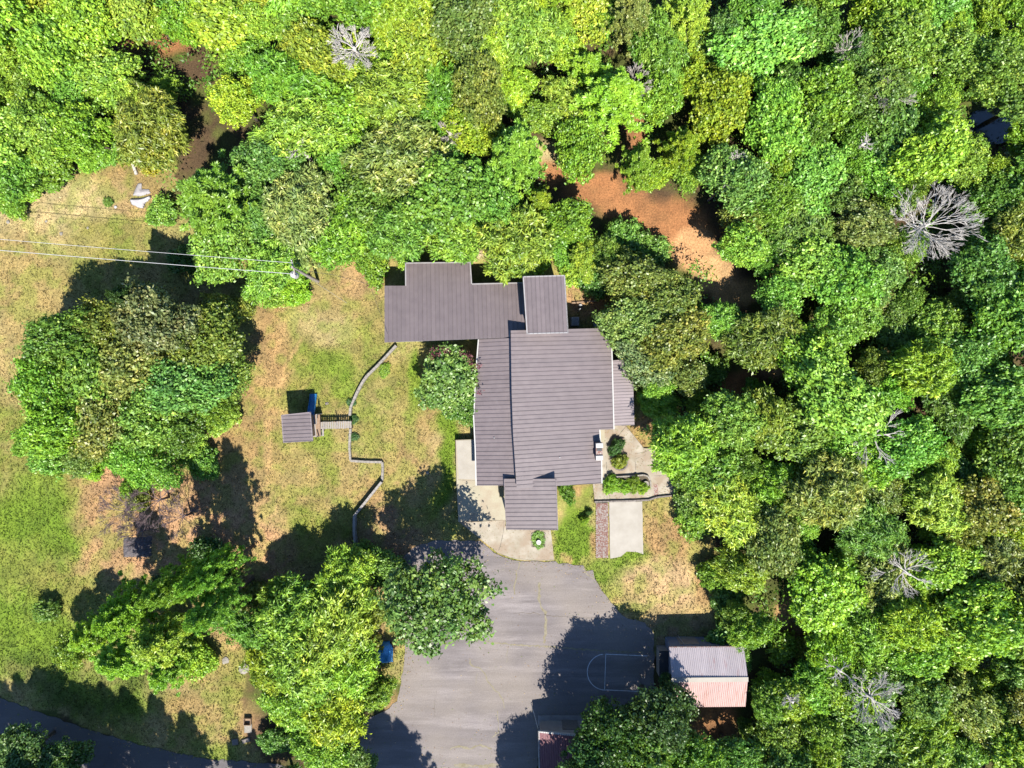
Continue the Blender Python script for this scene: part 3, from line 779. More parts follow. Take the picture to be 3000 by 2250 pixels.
# planter square in the apron
def kerb_ring(name, pts, w, h, z, m, parent, n=None, nm="kerb_stone", gap=.012, length=.4):
    """separate kerb stones along a line of world points"""
    out = []
    for a, b in zip(pts[:-1], pts[1:]):
        a, b = Vector(a), Vector(b); L = (b - a).length; k = max(1, round(L / length))
        for j in range(k):
            c = a.lerp(b, (j + .5) / k); d = (b - a)
            out.append(MB().bbox((c.x, c.y, z + h / 2 + random.uniform(-.012, .012)), (L / k - gap, w * random.uniform(.92, 1.06), h), math.atan2(d.y, d.x) + random.uniform(-.015, .015), .018).build(nm, m, parent))
    return out
c = P(1578, 1583, .2)
pb = empty("planter_bed", (c[0], c[1], .1), "small square bed of green grass set in the concrete apron", "planter")
q = [(c[0] + sx * .68, c[1] + sy * .68) for sx, sy in ((-1, -1), (1, -1), (1, 1), (-1, 1), (-1, -1))]
kerb_ring("k", q, .10, .09, .09, M['conc'], pb, length=.68)
MB().box((c[0], c[1], .11), (1.27, 1.27, .05)).build("soil", noisy("dark_soil", (.05, .04, .02), (.10, .08, .04), 4), pb)
x, y = P(1578, 1588, .35)
o = MB().lathe((x, y, .13), [(0, 0), (.16, 0), (.12, .06), (.06, .1), (.05, .26), (.10, .3), (.24, .36), (.25, .4), (.2, .38), (.04, .33), (0, .33)], 14).build("bird_bath", M['white'], smooth=True); tag(o, "small white bird bath standing in the square grass bed", "bird bath")
# patio furniture: ring planter, long bed, tyre fountain, kerb walls
c = P(1817, 1356, .3)
rp = empty("ring_planter", (c[0], c[1], .12), "round stone planter of yellow-green plants on the garden patio", "planter")
kerb_ring("k", [(c[0] + .72 * math.cos(t * math.pi / 9), c[1] + .72 * math.sin(t * math.pi / 9)) for t in range(19)], .16, .36, .10, M['darkstone'], rp, length=.3)
MB().lathe((c[0], c[1], .11), [(.64, 0), (.64, .26), (.3, .32), (0, .34)], 18).build("soil", noisy("bed_soil", (.06, .045, .025), (.11, .085, .05), 4), rp)
bed_pts = [P(x, y, .3) for x, y in [(1780, 1402), (1800, 1397), (1860, 1394), (1885, 1391), (1898, 1395), (1905, 1408), (1907, 1432), (1862, 1436), (1800, 1438), (1780, 1434), (1780, 1402)]]
c = P(1842, 1418, .2)
lb = empty("flower_bed", (c[0], c[1], .12), "long kerbed flower bed of green plants on the garden patio", "flower bed")
kerb_ring("k", bed_pts, .16, .32, .10, M['stone'], lb, length=.42)
MB().prism(offset(ccw(bed_pts[:-1]), .05), .08, .34).build("soil", noisy("bed_soil2", (.06, .045, .025), (.11, .085, .05), 4), lb)
c = P(1892, 1417, .45); o = MB().lathe((c[0], c[1], .30), [(0, 0), (.2, 0), (.28, .3), (.30, .32), (.26, .32), (.22, .26), (0, .24)], 16).build("terracotta_pot", M['stone'], smooth=True); tag(o, "pale round pot in the corner of the long flower bed", "pot")
c = P(1932, 1354, .3)
ft = empty("tyre_planter", (c[0], c[1], .12), "stacked black tyres with a pale centre on the garden patio", "tyre planter")
def torus(c, R, r, k=24, l=10):
    mb = MB(); vs = []; fs = []
    for i in range(k):
        a = 2 * math.pi * i / k
        for j in range(l):
            b = 2 * math.pi * j / l
            vs.append((c[0] + (R + r * math.cos(b)) * math.cos(a), c[1] + (R + r * math.cos(b)) * math.sin(a), c[2] + r * 1.0 * math.sin(b)))
    for i in range(k):
        for j in range(l): fs.append((i * l + j, ((i + 1) % k) * l + j, ((i + 1) % k) * l + (j + 1) % l, i * l + (j + 1) % l))
    return mb.add(vs, fs)
torus((c[0], c[1], .20), .40, .10).build("lower_tyre", M['rubber'], ft, True)
torus((c[0] + .01, c[1] - .01, .40), .30, .10).build("upper_tyre", M['darkstone'], ft, True)
MB().lathe((c[0], c[1], .12), [(0.17, 0), (.17, .34), (.12, .37), (0, .38)], 14).build("bowl", M['white'], ft)
kw = empty("patio_kerb", (*P(1840, 1465), 0), "low dark block kerb along the patio's edge above the brick strip", "kerb")
kerb_ring("k", [P(x, y, .2) for x, y in Z2((1208, 786), (1480, 778), (1600, 772), (1640, 758), (1660, 752), (1850, 732))], .17, .34, .0, M['darkstone'], kw, nm="block")
kw2 = empty("patio_wall", (*P(1995, 1400), 0), "low pale block wall along the patio's wooded side", "wall")
kerb_ring("k", [P(x, y, .3) for x, y in Z2((1856, 722), (1838, 596), (1822, 552))], .2, .50, .0, M['stone'], kw2, nm="block")
ribbon("patch", Z2((1648, 662), (1655, 750)), .45, .1245, M['brick'], patio)
MB().prism(G(Z2((1240, 262), (1282, 262), (1282, 350), (1240, 350)), .5), .1, .42).build("step", M['conc_deck'], patio)

# ------------------------------------------------------------------ retaining walls
def wall_line(label, px, h, m, z=0):
    w = empty("retaining_wall", (*P(*px[0]), 0), label, "wall")
    pts = [P(x, y, h) for x, y in px]
    kerb_ring("k", pts, .24, h + .12, -.12, m, w, nm="block", length=.45)
wall_line("curving low pale block wall from the white wing to the footbridge", [(1160, 1012), (1130, 1044), (1099, 1077), (1075, 1100), (1062, 1118), (1048, 1144), (1036, 1170), (1026, 1194), (1024, 1218)], .50, M['stone'])
wall_line("low pale block wall with square corners past the footbridge", [(1026, 1256), (1023, 1311), (1026, 1350), (1072, 1353), (1119, 1354), (1121, 1370), (1119, 1408)], .32, M['stone'])
wall_line("tall diagonal grey block wall in tree shade beside the driveway trees", [(1117, 1412), (1080, 1458), (1037, 1512), (1036, 1560), (1040, 1600), (1050, 1640), (1075, 1673)], .75, M['wood'])

# ------------------------------------------------------------------ playhouse and footbridge
def playhouse():
    zb = 1.15
    plp = plane(870, 1250, 3.4, -0.04, -0.10)
    px = [(824, 1216), (910, 1207), (917, 1292), (830, 1297)]
    c = P(868, 1252, 1.0)
    ph = empty("playhouse", (c[0], c[1], 0), "small raised wooden playhouse under a square mauve metal roof", "playhouse")
    poly, base = roof(ph, plp, px, 'EW', .36, M['roof'], rib=(.08, .055))
    f = pz(plp)
    edge_trim(base, poly, f, range(4), M['roof_light'], .09, .13, .03)
    p = offset(poly, .38)
    MB().prism(p, zb, lambda x, y: f(x, y) - .15).build("wall", M['brownwood'], ph)
    d = offset(poly, .28)
    MB().prism(d, zb - .12, zb - .003).build("floor_deck", M['wood'], ph)
    for q in offset(poly, .40): MB().box((q[0], q[1], zb / 2 - .09), (.14, .14, zb + .05)).build("stilt", M['brownwood'], ph)
    # porch of slats on the east side
    x0, y0 = P(918, 1215, 1.1); x1, y1 = P(928, 1280, 1.1)
    MB().box(((x0 + x1) / 2 + .15, (y0 + y1) / 2, zb - .07), (.75, y0 - y1, .08), TH).build("porch_floor", M['brownwood'], ph)
    for k in range(3):
        MB().box((x1 + .05 + k * .22, y1 + .55, zb - .20 - k * .16), (.17, 1.0, .05), TH).build("step", M['wood'], ph)
    for yy in (y0 + .05, y1 + .1):
        MB().box((x1 + .22, yy, (zb + .9) / 2), (.09, .09, zb + .95)).build("rail_post", M['wood'], ph)
    MB().box((x1 + .22, y0 - .45, zb + .88), (.07, .95, .07)).build("hand_rail", M['wood'], ph)
    # blue slide to the north
    sx, sy = P(912, 1200, 1.0)
    mb = MB(); pts = [(1.02, 0.0), (1.0, .25), (.75, .75), (.42, 1.3), (.2, 1.75), (.14, 2.05)]
    hw = .30; vs = []; fs = []
    for z, t in pts:
        for o_, dz in ((-hw - .04, .2), (-hw, .2), (-hw + .04, 0), (hw - .04, 0), (hw, .2), (hw + .04, .2), (hw + .04, -.05), (-hw - .04, -.05)): vs.append((sx + o_, sy - .5 + t, z + dz))
    for i in range(len(pts) - 1):
        for j in range(8): fs.append((i * 8 + j, i * 8 + (j + 1) % 8, (i + 1) * 8 + (j + 1) % 8, (i + 1) * 8 + j))
    fs += [tuple(range(8)), tuple(range(47, 39, -1))]
    mb.add(vs, fs).build("slide", M['blue'], ph)
    # footbridge
    za = 1.0
    ax, ay = P(928, 1247, za); bx, by = P(1030, 1244, za)
    br = empty("footbridge", ((ax + bx) / 2, (ay + by) / 2, 0), "weathered plank footbridge from the playhouse to the low wall", "footbridge")
    n = 19
    for i in range(n):
        t = (i + .5) / n
        MB().bbox((ax + (bx - ax) * t, ay + (by - ay) * t, za - .02 + random.uniform(-.006, .006)), ((bx - ax) / n - .05, .72 + random.uniform(-.04, .05), .045), random.uniform(-.03, .03), .006).build("plank", M['wood'], br)
    for s in (-.24, .24):
        MB().box(((ax + bx) / 2, (ay + by) / 2 + s, za - .115), (bx - ax, .07, .14), math.atan2(by - ay, bx - ax)).build("beam", M['brownwood'], br)
    for t in (.02, .55, .97):
        for s in (-.3, .3):
            top = 1.6 if (t == .55 and s > 0) else za - .19
            MB().box((ax + (bx - ax) * t, ay + (by - ay) * t + s * 1.2, top / 2 - .1), (.09, .09, top + .2)).build("bridge_post", M['brownwood'], br)
playhouse()
x, y = P(958, 1182); o = MB().bbox((x, y, .03), (.34, .24, .12), .2, .03).build("stepping_stone", M['darkstone']); tag(o, "small dark flat stone on the lawn by the blue slide", "stone")

# ------------------------------------------------------------------ sheds
def shed_right():
    c = P(2065, 1970, 1.5)
    sh = empty("shed", (c[0], c[1], 0), "slate-blue shed with a rust-streaked pink and grey corrugated gable roof", "shed")
    ridge_z = 4.2
    R0 = ray_plane(1968, 1988, (ridge_z, 0, 0)); R1 = ray_plane(2190, 1986, (ridge_z, 0, 0))
    plN = plane(2078, 1988, ridge_z, 0.0, -0.42); plS = plane(2078, 1988, ridge_z, 0.0, 0.42)
    pN, rN = roof(sh, plN, [(1960, 1895), (2179, 1893), (2191, 1988), (1969, 1989)], 'NS', .92, M['shed_n'], rib=(.08, .045), ribs_per=5, panel="roof_sheet")
    pS, rS = roof(sh, plS, [(1969, 1990), (2191, 1988), (2184, 2070), (1976, 2072)], 'NS', .92, M['shed_s'], rib=(.08, .045), ribs_per=5, panel="roof_sheet")
    MB().box(((R0[0] + R1[0]) / 2, (R0[1] + R1[1]) / 2 - .12, ridge_z + .06), (R1[0] - R0[0] + .1, .44, .05), math.atan2(R1[1] - R0[1], R1[0] - R0[0])).build("ridge_cap", M['conc_white'], sh)
    edge_trim(rN, pN, pz(plN), sides(pN, 0, 1)[:1], M['brick'], .08, .14, .03)
    fN, fS = pz(plN), pz(plS)
    xs = [p[0] for p in pN]; x0, x1 = min(xs) + .30, max(xs) - .35
    yn = max(p[1] for p in pN) - .25; ys = min(p[1] for p in pS) + .25
    yr = (R0[1] + R1[1]) / 2
    vs = []
    for x in (x0, x1): vs += [(x, ys, -.05), (x, ys, fS(x, ys) - .2), (x, yr, ridge_z - .22), (x, yn, fN(x, yn) - .2), (x, yn, -.05)]
    w = MB().add(vs, [(0, 1, 2, 3, 4), (9, 8, 7, 6, 5)] + [(i, i + 5, (i + 1) % 5 + 5, (i + 1) % 5) for i in range(5)]).build("wall", M['bluewall'], sh)
    # doors in the north wall, white frames
    MB().box((x0 + 2.0, yn + .02, 1.05), (1.9, .06, 2.1)).build("door", M['taupe'], sh)
    MB().box((x1 - 2.0, yn + .02, 1.55), (1.0, .06, .8)).build("window", M['glass'], sh)
    # lean-to box against the west wall
    MB().box((x0 - .45, (yn + ys) / 2 + .6, .75), (.86, 2.6, 1.55)).build("store_box", M['taupe'], sh)
    MB().box((x0 - .45, (yn + ys) / 2 + .6, 1.56), (.94, 2.7, .05)).build("box_lid", M['dark'], sh)
    a = P(1986, 1868, .05); b = P(2003, 1888, 2.3)
    o = MB().tube([(a[0], a[1] + .2, -.05), (b[0], b[1] + .12, 2.35)], .035, 6).build("leaning_pipe", M['white']); tag(o, "thin white pipe leaning on the blue shed's wall", "pipe")
shed_right()
def shed_bottom():
    c = P(1680, 2230, 1.5)
    sh = empty("shed", (c[0], c[1], 0), "taupe shed with a dark red corrugated roof under shading trees", "shed")
    pl = plane(1580, 2146, 2.7, 0.20, 0.0)
    px = [(1577, 2142), (1760, 2160), (1770, 2330), (1580, 2330)]
    poly, base = roof(sh, pl, px, 'NS', .92, M['shed_red'], rib=(.09, .05), ribs_per=4, panel="roof_sheet")
    f = pz(pl)
    edge_trim(base, poly, f, sides(poly, 0, 1)[:1] + sides(poly, -1, 0)[:1], M['white'], .12, .24, .05)
    MB().prism(offset(poly, .22), -.05, lambda x, y: f(x, y) - .16).build("wall", M['taupe'], sh)
    ww = offset(poly, .22); i = sides(ww, 0, 1)[0]; a, b = Vector(ww[i]), Vector(ww[(i + 1) % 4])
    q = a.lerp(b, .45); MB().box((q.x, q.y + .02, 1.0), (1.6, .07, 2.0), math.atan2((b - a).y, (b - a).x)).build("door", M['darkstone'], sh)
    d0 = P(1578, 2138, 2.6); d1 = P(1555, 2058, 0)
    o = MB().tube([(d1[0], d1[1], -.05), (d1[0] * .55 + d0[0] * .45, d1[1] * .55 + d0[1] * .45, 1.05), (d0[0] - .05, d0[1] + .05, 2.5)], .035, 6).build("leaning_pole", M['white']); tag(o, "thin white pole leaning on the red-roofed shed's corner", "pole")
    s = P(1650, 2104, .05)
    slab("doorstep", [(1576, 2096), (1730, 2098), (1730, 2128), (1576, 2126)], .09, M['taupe'], cat="pavement", label="grey concrete doorstep of the red-roofed shed")
shed_bottom()

# ------------------------------------------------------------------ utility pole and cables
def utility_pole(bx, by, h, label, xf=True):
    p = empty("utility_pole", (bx, by, 0), label, "utility pole")
    MB().tube([(bx, by, -.3), (bx, by, h * .5), (bx + .03, by, h)], [.16, .14, .11], 10).build("pole_shaft", M['pole'], p)
    MB().box((bx, by, h - .55), (.10, 1.7, .12), .25).build("crossarm", M['pole'], p)
    for s in (-.7, 0, .7):
        MB().lathe((bx - s * .25, by + s * .97, h - .49), [(0, 0), (.05, .0), (.06, .06), (.03, .09), (.05, .13), (0, .16)], 8).build("insulator", M['white'], p)
    if xf:
        t = MB().lathe((bx - .15, by - .48, h - 1.75), [(0, 0), (.28, 0), (.31, .06), (.31, .80), (.27, .88), (.10, .92), (0, .93)], 16).build("transformer", M['white'], p, True)
        MB().tube([(bx - .2, by - .48, h - .82), (bx - .2, by - .48, h - .60)], .05, 8).build("bushing", M['trim'], t)
    return p
bx, by = P(932, 824); ph = 8.4
utility_pole(bx, by, ph, "wooden utility pole with a white transformer beside the woods")
b2x, b2y = bx - 44.0, by + 3.6
utility_pole(b2x, b2y, ph + .6, "plain wooden utility pole at the cables' far end", False)
for k, (dy, dz, lab) in enumerate(((-.55, -.25, "pale lower service cable strung from the transformer pole"), (0.45, -.35, "pale upper service cable strung from the transformer pole"), (-.45, -.95, "thin neutral cable hung lowest on the transformer pole"))):
    pts = []
    for i in range(41):
        t = i / 40; pts.append((bx + (b2x - bx) * t, by + dy + (b2y - by) * t, ph + dz + .6 * t - 1.1 * 4 * t * (1 - t) * .55))
    o = MB().tube(pts, (.026, .020, .010)[k], 5).build("cable", M['wire']); tag(o, lab, "cable")
dr = MB().tube([(bx, by, ph - .9), (bx + 3.2, by - .35, ph - 2.1), (bx + 6.2, by - 1.0, ph - 3.6), (P(1140, 980, 3.9)[0], P(1140, 980, 3.9)[1], fA(*P(1140, 980, 3.9)) + .02)], .014, 5)
o = dr.build("service_drop", M['dark']); tag(o, "thin dark service cable from the pole to the left wing roof", "cable")
# guy wire
o = MB().tube([(bx, by, ph - .8), (bx + 2.9, by - 2.2, -.05)], .012, 4).build("guy_wire", M['metalgrey']); tag(o, "thin guy wire anchoring the transformer pole", "wire")

# ------------------------------------------------------------------ loose things on the ground
a, b = P(401, 512), P(385, 455)
o = MB().tube([(a[0], a[1], .10), ((a[0] + b[0]) / 2, (a[1] + b[1]) / 2, .22), (b[0], b[1], .40)], [.16, .15, .13], 8).build("log", M['deadwood']); tag(o, "pale weathered log lying out of the scrub onto dry grass", "log")
def crumple(name, px, z, m, label, cat, seed, n=16, amp=.22, parent=None):
    xs = [p[0] for p in px]; ys = [p[1] for p in px]; r = random.Random(seed)
    vs = []; idx = {}; fs = []
    x0, x1, y0, y1 = min(xs), max(xs), min(ys), max(ys)
    for j in range(n + 1):
        for i in range(n + 1):
            x = x0 + (x1 - x0) * i / n; y = y0 + (y1 - y0) * j / n
            inside = bool(in_poly(np.array(x), np.array(y), px))
            if not inside: continue
            X, Y = P(x, y, z)
            e = min(1.0, float(seg_dist(np.array(x), np.array(y), px + px[:1])) / 9.0)
            idx[(i, j)] = len(vs)
            vs.append((X, Y, .03 + z * e + amp * e * (float(vnoise(np.array(X), np.array(Y), .45, seed)) - .3)))
    for j in range(n):
        for i in range(n):
            q = [(i, j), (i, j + 1), (i + 1, j + 1), (i + 1, j)]
            if all(k in idx for k in q): fs.append(tuple(idx[k] for k in q))
    o = MB().add(vs, fs).build(name, m, parent, True)
    md = o.modifiers.new("thickness", 'SOLIDIFY'); md.thickness = .02
    if label: tag(o, label, cat)
    return o
crumple("tarp", [(374, 584), (378, 578), (408, 577), (440, 568), (441, 580), (424, 594), (416, 610), (402, 608), (380, 598)], .35, M['tarpwhite'], "crumpled white tarp on dry grass beside the round pine", "tarp", 3, 22)
crumple("grey_tarp", [(386, 572), (395, 548), (402, 536), (416, 534), (414, 552), (436, 552), (442, 566), (410, 576)], .12, M['tarpgrey'], "flat grey sheet spread behind the white tarp", "tarp", 4, 22, .08)
crumple("tarp", [(1098, 1920), (1104, 1884), (1140, 1884), (1150, 1900), (1152, 1946), (1120, 1950), (1100, 1940)], .6, M['tarpblue'], "bright blue tarp half hidden under leaves beside the driveway", "tarp", 5, 22, .3)
crumple("tarp", [(2112, 1738), (2124, 1734), (2128, 1760), (2120, 1770), (2112, 1766)], .35, noisy("navy_tarp", (.03, .06, .22), (.06, .10, .34), 3, .5), "small navy tarp bundle at the wood's edge behind the blue shed", "tarp", 6, 16, .2)
def rock(px, py, r, m, label, seed, flat=.6, cat="stone", name="stone", group=None):
    x, y = P(px, py); rr = random.Random(seed); vs = []; fs = []
    k, l = 9, 5
    for i in range(l + 1):
        t = math.pi * i / l
        for j in range(k):
            a = 2 * math.pi * j / k; q = r * (1 + rr.uniform(-.18, .18))
            vs.append((x + q * math.sin(t) * math.cos(a), y + q * math.sin(t) * math.sin(a), r * flat * .35 + q * flat * math.cos(t)))
    for i in range(l):
        for j in range(k): fs.append((i * k + j, (i + 1) * k + j, (i + 1) * k + (j + 1) % k, i * k + (j + 1) % k))
    o = MB().add(vs, fs).build(name, m); tag(o, label, cat, group); return o
rock(147, 1338, .30, M['tarpwhite'], "white boulder beside the meadow grove's lone stump", 1)
rock(339, 606, .17, M['tarpwhite'], "small white stone in the dry grass left of the white tarp", 2)
for i, (x, y) in enumerate(((136, 648), (152, 555), (180, 685), (258, 668), (60, 640), (24, 650))):
    rock(x, y, .13 + .03 * (i % 3), M['stone'], "pale stone scattered on the dry meadow", 10 + i, .5, group="pale stones on the dry meadow")
rock(1253, 1385, .17, M['stone'], "pale stone on the lawn west of the terrace", 20, .5)
rock(715, 1958, .55, M['stone'], "large pale boulder at the edge of the light green trees", 30, .3)
rock(592, 1912, .35, M['stone'], "pale flat rock in the path between pines and light green trees", 31, .3)
rock(660, 1935, .38, M['stone'], "broad pale rock half sunk in the dry path", 32, .25)
# flat paving stones and a board chair by the lane
for i, (x, y, w, l, m, lab) in enumerate(((728, 2132, .75, .9, 'stone', "cracked pale paving slab tossed by the shaded lane"), (690, 2172, .6, .6, 'darkstone', "dark square block lying by the shaded lane"), (722, 2168, .8, .4, 'darkstone', "dark narrow block lying by the shaded lane"))):
    q = P(x, y); o = MB().bbox((q[0], q[1], .08), (w, l, .2), .15 * i, .04).build("paving_slab", M[m]); tag(o, lab, "stone")
q = P(728, 2110); cb = empty("wooden_crate", (q[0], q[1], 0), "open brown wooden crate by the shaded lane", "crate")
for dx, dy, w, l in ((-.34, 0, .05, .7), (.34, 0, .05, .7), (0, .33, .63, .05), (0, -.33, .63, .05)): MB().box((q[0] + dx, q[1] + dy, .2), (w, l, .45)).build("side_board", M['brownwood'], cb)
MB().box((q[0], q[1], .0), (.62, .6, .06)).build("bottom_board", M['brownwood'], cb)

#TREES#
# ------------------------------------------------------------------ trees: crowns of leaf-sized faces
def leaves(P_, Nn, size, aspect, tone, r, tang=None, fold=.12):
    n = len(P_)
    Nn = Nn / (np.linalg.norm(Nn, axis=1, keepdims=True) + 1e-9)
    t = r.normal(size=(n, 3)) if tang is None else tang + r.normal(size=(n, 3)) * .35
    t -= (t * Nn).sum(1, keepdims=True) * Nn; t /= np.linalg.norm(t, axis=1, keepdims=True) + 1e-9
    b = np.cross(Nn, t); s = size[:, None]
    w = s * aspect
    v = np.stack([P_ - t * s * .5, P_ + b * w * .5 + Nn * s * fold, P_ + t * s * .5, P_ - b * w * .5 + Nn * s * fold], 1).reshape(-1, 3)
    q = np.arange(n * 4).reshape(-1, 4)
    return v, q, np.repeat(tone, 4)
def crown_mesh(name, parts):
    v = np.concatenate([p[0] for p in parts]); off = np.cumsum([0] + [len(p[0]) for p in parts[:-1]])
    q = np.concatenate([p[1] + o for p, o in zip(parts, off)]); t = np.concatenate([p[2] for p in parts])
    me = np_mesh(name, v, q)
    a = me.attributes.new("tone", 'FLOAT', 'POINT'); a.data.foreach_set("value", t.astype(np.float32))
    me.materials.append(M['leaf'])
    return me
def sphere_dirs(n, r, zmin=-.4):
    d = r.normal(size=(n * 3, 3)); d /= np.linalg.norm(d, axis=1, keepdims=True)
    return d[d[:, 2] > zmin][:n]
def trunk_mesh(name, Ht, r0, limbs, m, seed, k=7):
    rr = random.Random(seed); mb = MB()
    bend = Vector((rr.uniform(-.3, .3), rr.uniform(-.3, .3), 0))
    pts = [Vector((0, 0, -.2)), Vector((0, 0, Ht * .15)), Vector((bend.x, bend.y, Ht * .45)), Vector((bend.x * 1.5, bend.y * .5, Ht * .8))]
    mb.tube(pts, [r0 * 1.25, r0, r0 * .72, r0 * .25], k)
    for (c, rad) in limbs:
        st = pts[1].lerp(pts[3], rr.uniform(.15, .6)); c = Vector(c); mid = st.lerp(c, .5) + Vector((0, 0, rr.uniform(-.1, .35)))
        mb.tube([st, mid, c], [rad, rad * .7, rad * .3], 5, False)
        for _ in range(3):
            e = c + Vector((rr.uniform(-1, 1), rr.uniform(-1, 1), rr.uniform(.1, .9))) * rad * 7
            mb.tube([mid.lerp(c, rr.uniform(.4, 1)), e], [rad * .35, rad * .1], 4, False)
    me = bpy.data.meshes.new(name); me.from_pydata([tuple(p) for p in mb.v], [], mb.f); me.materials.append(m); me.update()
    me.polygons.foreach_set("use_smooth", [True] * len(me.polygons))
    return me
PROTO = {}
def broadleaf(key, seed, R, Ht, per, leaf, aspect, sr, squash=.85, droop=0.0, nl=13, up=.35, trunk='bark', sep=1.25, loose=.2):
    r = np.random.default_rng(seed)
    el = r.uniform(.82, 1.2); lobes = []
    for i in range(nl):
        d = R * .74 * math.sqrt((i + .35) / nl) * r.uniform(.8, 1.15); a = i * 2.399 + r.uniform(-.5, .5)
        q = R * r.uniform(.20, .44) * (1.0 - .25 * d / R)
        lobes.append((d * math.cos(a) * el, d * math.sin(a) / el, Ht - q * squash - R * squash * (.70 * (d / R) ** 1.7) - r.uniform(0, .34) * R, q))
    L = np.array(lobes); C, LR = L[:, :3], L[:, 3]
    pk = r.choice(nl, 4000, p=LR ** 2 / (LR ** 2).sum())
    D = r.normal(size=(4000, 3)); D[:, 2] += .45; D /= np.linalg.norm(D, axis=1, keepdims=True)
    p = C[pk] + D * (LR[pk] * np.where(r.random(4000) < .12, r.uniform(1.05, 1.5, 4000), r.uniform(.7, 1.05, 4000)))[:, None] * np.array([1, 1, squash]) + r.normal(0, .16, (4000, 3))
    dist = np.linalg.norm(p[:, None] - C[None], axis=2) / LR[None]
    ok = (dist.min(1) > .66) & (D[:, 2] > -.5); p, D = p[ok], D[ok]
    keep = []; ks = np.zeros((0, 3))
    for i in range(len(p)):
        if len(ks) == 0 or ((ks - p[i]) ** 2).sum(1).min() > (sr * sep) ** 2:
            keep.append(i); ks = np.vstack([ks, p[i]])
    p, D = p[keep], D[keep]; n = len(p)
    rs = sr * r.uniform(.65, 1.3, (n, 1, 1))
    d = r.normal(size=(n, per, 3)) + D[:, None] * .55 + np.array([0, 0, .35]); d /= np.linalg.norm(d, axis=2, keepdims=True)
    g = d * rs * r.uniform(.55, 1.12, (n, per, 1)) * np.array([1.12, 1.12, .75])
    lo = r.random((n, per, 1)) < loose
    g = np.where(lo, g * r.uniform(1.0, 1.9, (n, per, 1)), g)
    pos = (p[:, None] + g).reshape(-1, 3); dd = d.reshape(-1, 3)
    pos[:, 2] -= droop * np.linalg.norm(g, axis=2).reshape(-1)
    nn = dd * .55 + np.array([0, 0, up]) + r.normal(size=pos.shape) * .62
    tone = np.clip(.45 + np.repeat(r.normal(0, .12, n), per) + r.normal(0, .20, len(pos)), 0, 1)
    tang = dd * 2 + np.array([0, 0, -droop * 2]) if aspect < .45 else None
    me = crown_mesh("crown", [leaves(pos, nn, leaf * r.uniform(.6, 1.4, len(pos)), aspect, tone, r, tang)])
    tr = trunk_mesh("trunk", Ht, .045 * R + .10, [(tuple(c - np.array([0, 0, .2 * q])), .02 * R + .03) for c, q in zip(C, LR)], M[trunk], seed)
    PROTO.setdefault(key, []).append((me, tr, R, Ht))
    if __import__('os').environ.get('DBG'): print(key, n, n * per)
def pine(key, seed, R, Ht, per=46, levels=10):
    r = np.random.default_rng(seed); tufts = []; limbs = []
    z0 = Ht * .38
    for k in range(levels):
        u = k / (levels - 1); z = z0 + (Ht - z0 - .2) * u
        L = R * (1 - u ** 1.7 * .85) * r.uniform(.85, 1.1); nb = 8 if u < .8 else 5
        for j in range(nb):
            a = 2 * math.pi * (j + r.uniform(-.3, .3) + k * .37) / nb; L2 = L * r.uniform(.7, 1.12)
            limbs.append(((L2 * .7 * math.cos(a), L2 * .7 * math.sin(a), z + L2 * .12), .05))
            for t in np.linspace(.35, 1.0, 5):
                wob = r.normal(0, .14 * L2 * .6, 2)
                tufts.append((L2 * t * math.cos(a) + wob[0], L2 * t * math.sin(a) + wob[1], z + L2 * .22 * t + r.uniform(-.1, .25)))
    T = np.array(tufts); n = len(T)
    d = r.normal(size=(n, per, 3)); d[..., 2] += .45; d /= np.linalg.norm(d, axis=2, keepdims=True)
    ln = r.uniform(.30, .52, (n, 1, 1)) * R / 3.6
    pos = (T[:, None] + d * ln * .62).reshape(-1, 3); dd = d.reshape(-1, 3)
    nn = np.cross(dd, r.normal(size=dd.shape)) + np.array([0, 0, .6])
    tone = np.clip(.45 + np.repeat(r.normal(0, .09, n), per) + r.normal(0, .12, len(pos)), 0, 1)
    me = crown_mesh("crown", [leaves(pos, nn, np.repeat(ln.reshape(-1), per) * 1.0, .30, tone, r, dd * 3, .03)])
    tr = trunk_mesh("trunk", Ht * 1.15, .05 * R + .08, limbs[::3], M['bark'], seed)
    PROTO.setdefault(key, []).append((me, tr, R, Ht))
for s in range(6): broadleaf('oak', 100 + s, 4.2, 9.6, 46, .37, .58, .52, loose=.36, nl=15, sep=1.15)
for s in range(4): broadleaf('dense', 200 + s, 4.0, 9.4, 52, .33, .66, .46, .85, nl=16, loose=.25, sep=1.2)
for s in range(5): broadleaf('feather', 300 + s, 3.8, 8.8, 60, .48, .27, .46, .85, droop=.3, up=.5, loose=.4, nl=15, sep=1.15)
for s in range(3): broadleaf('clump', 400 + s, 4.2, 10.6, 78, .31, .66, .60, .85, sep=1.3, loose=.22, nl=14)
for s in range(3): broadleaf('bush', 500 + s, 1.6, 2.3, 60, .20, .6, .30, .9, nl=7)
for s in range(2): broadleaf('shrub', 550 + s, 1.2, 1.6, 60, .26, .28, .28, .8, droop=.3, nl=6)
for s in range(4): pine('pine', 600 + s, 3.6, 12.5)

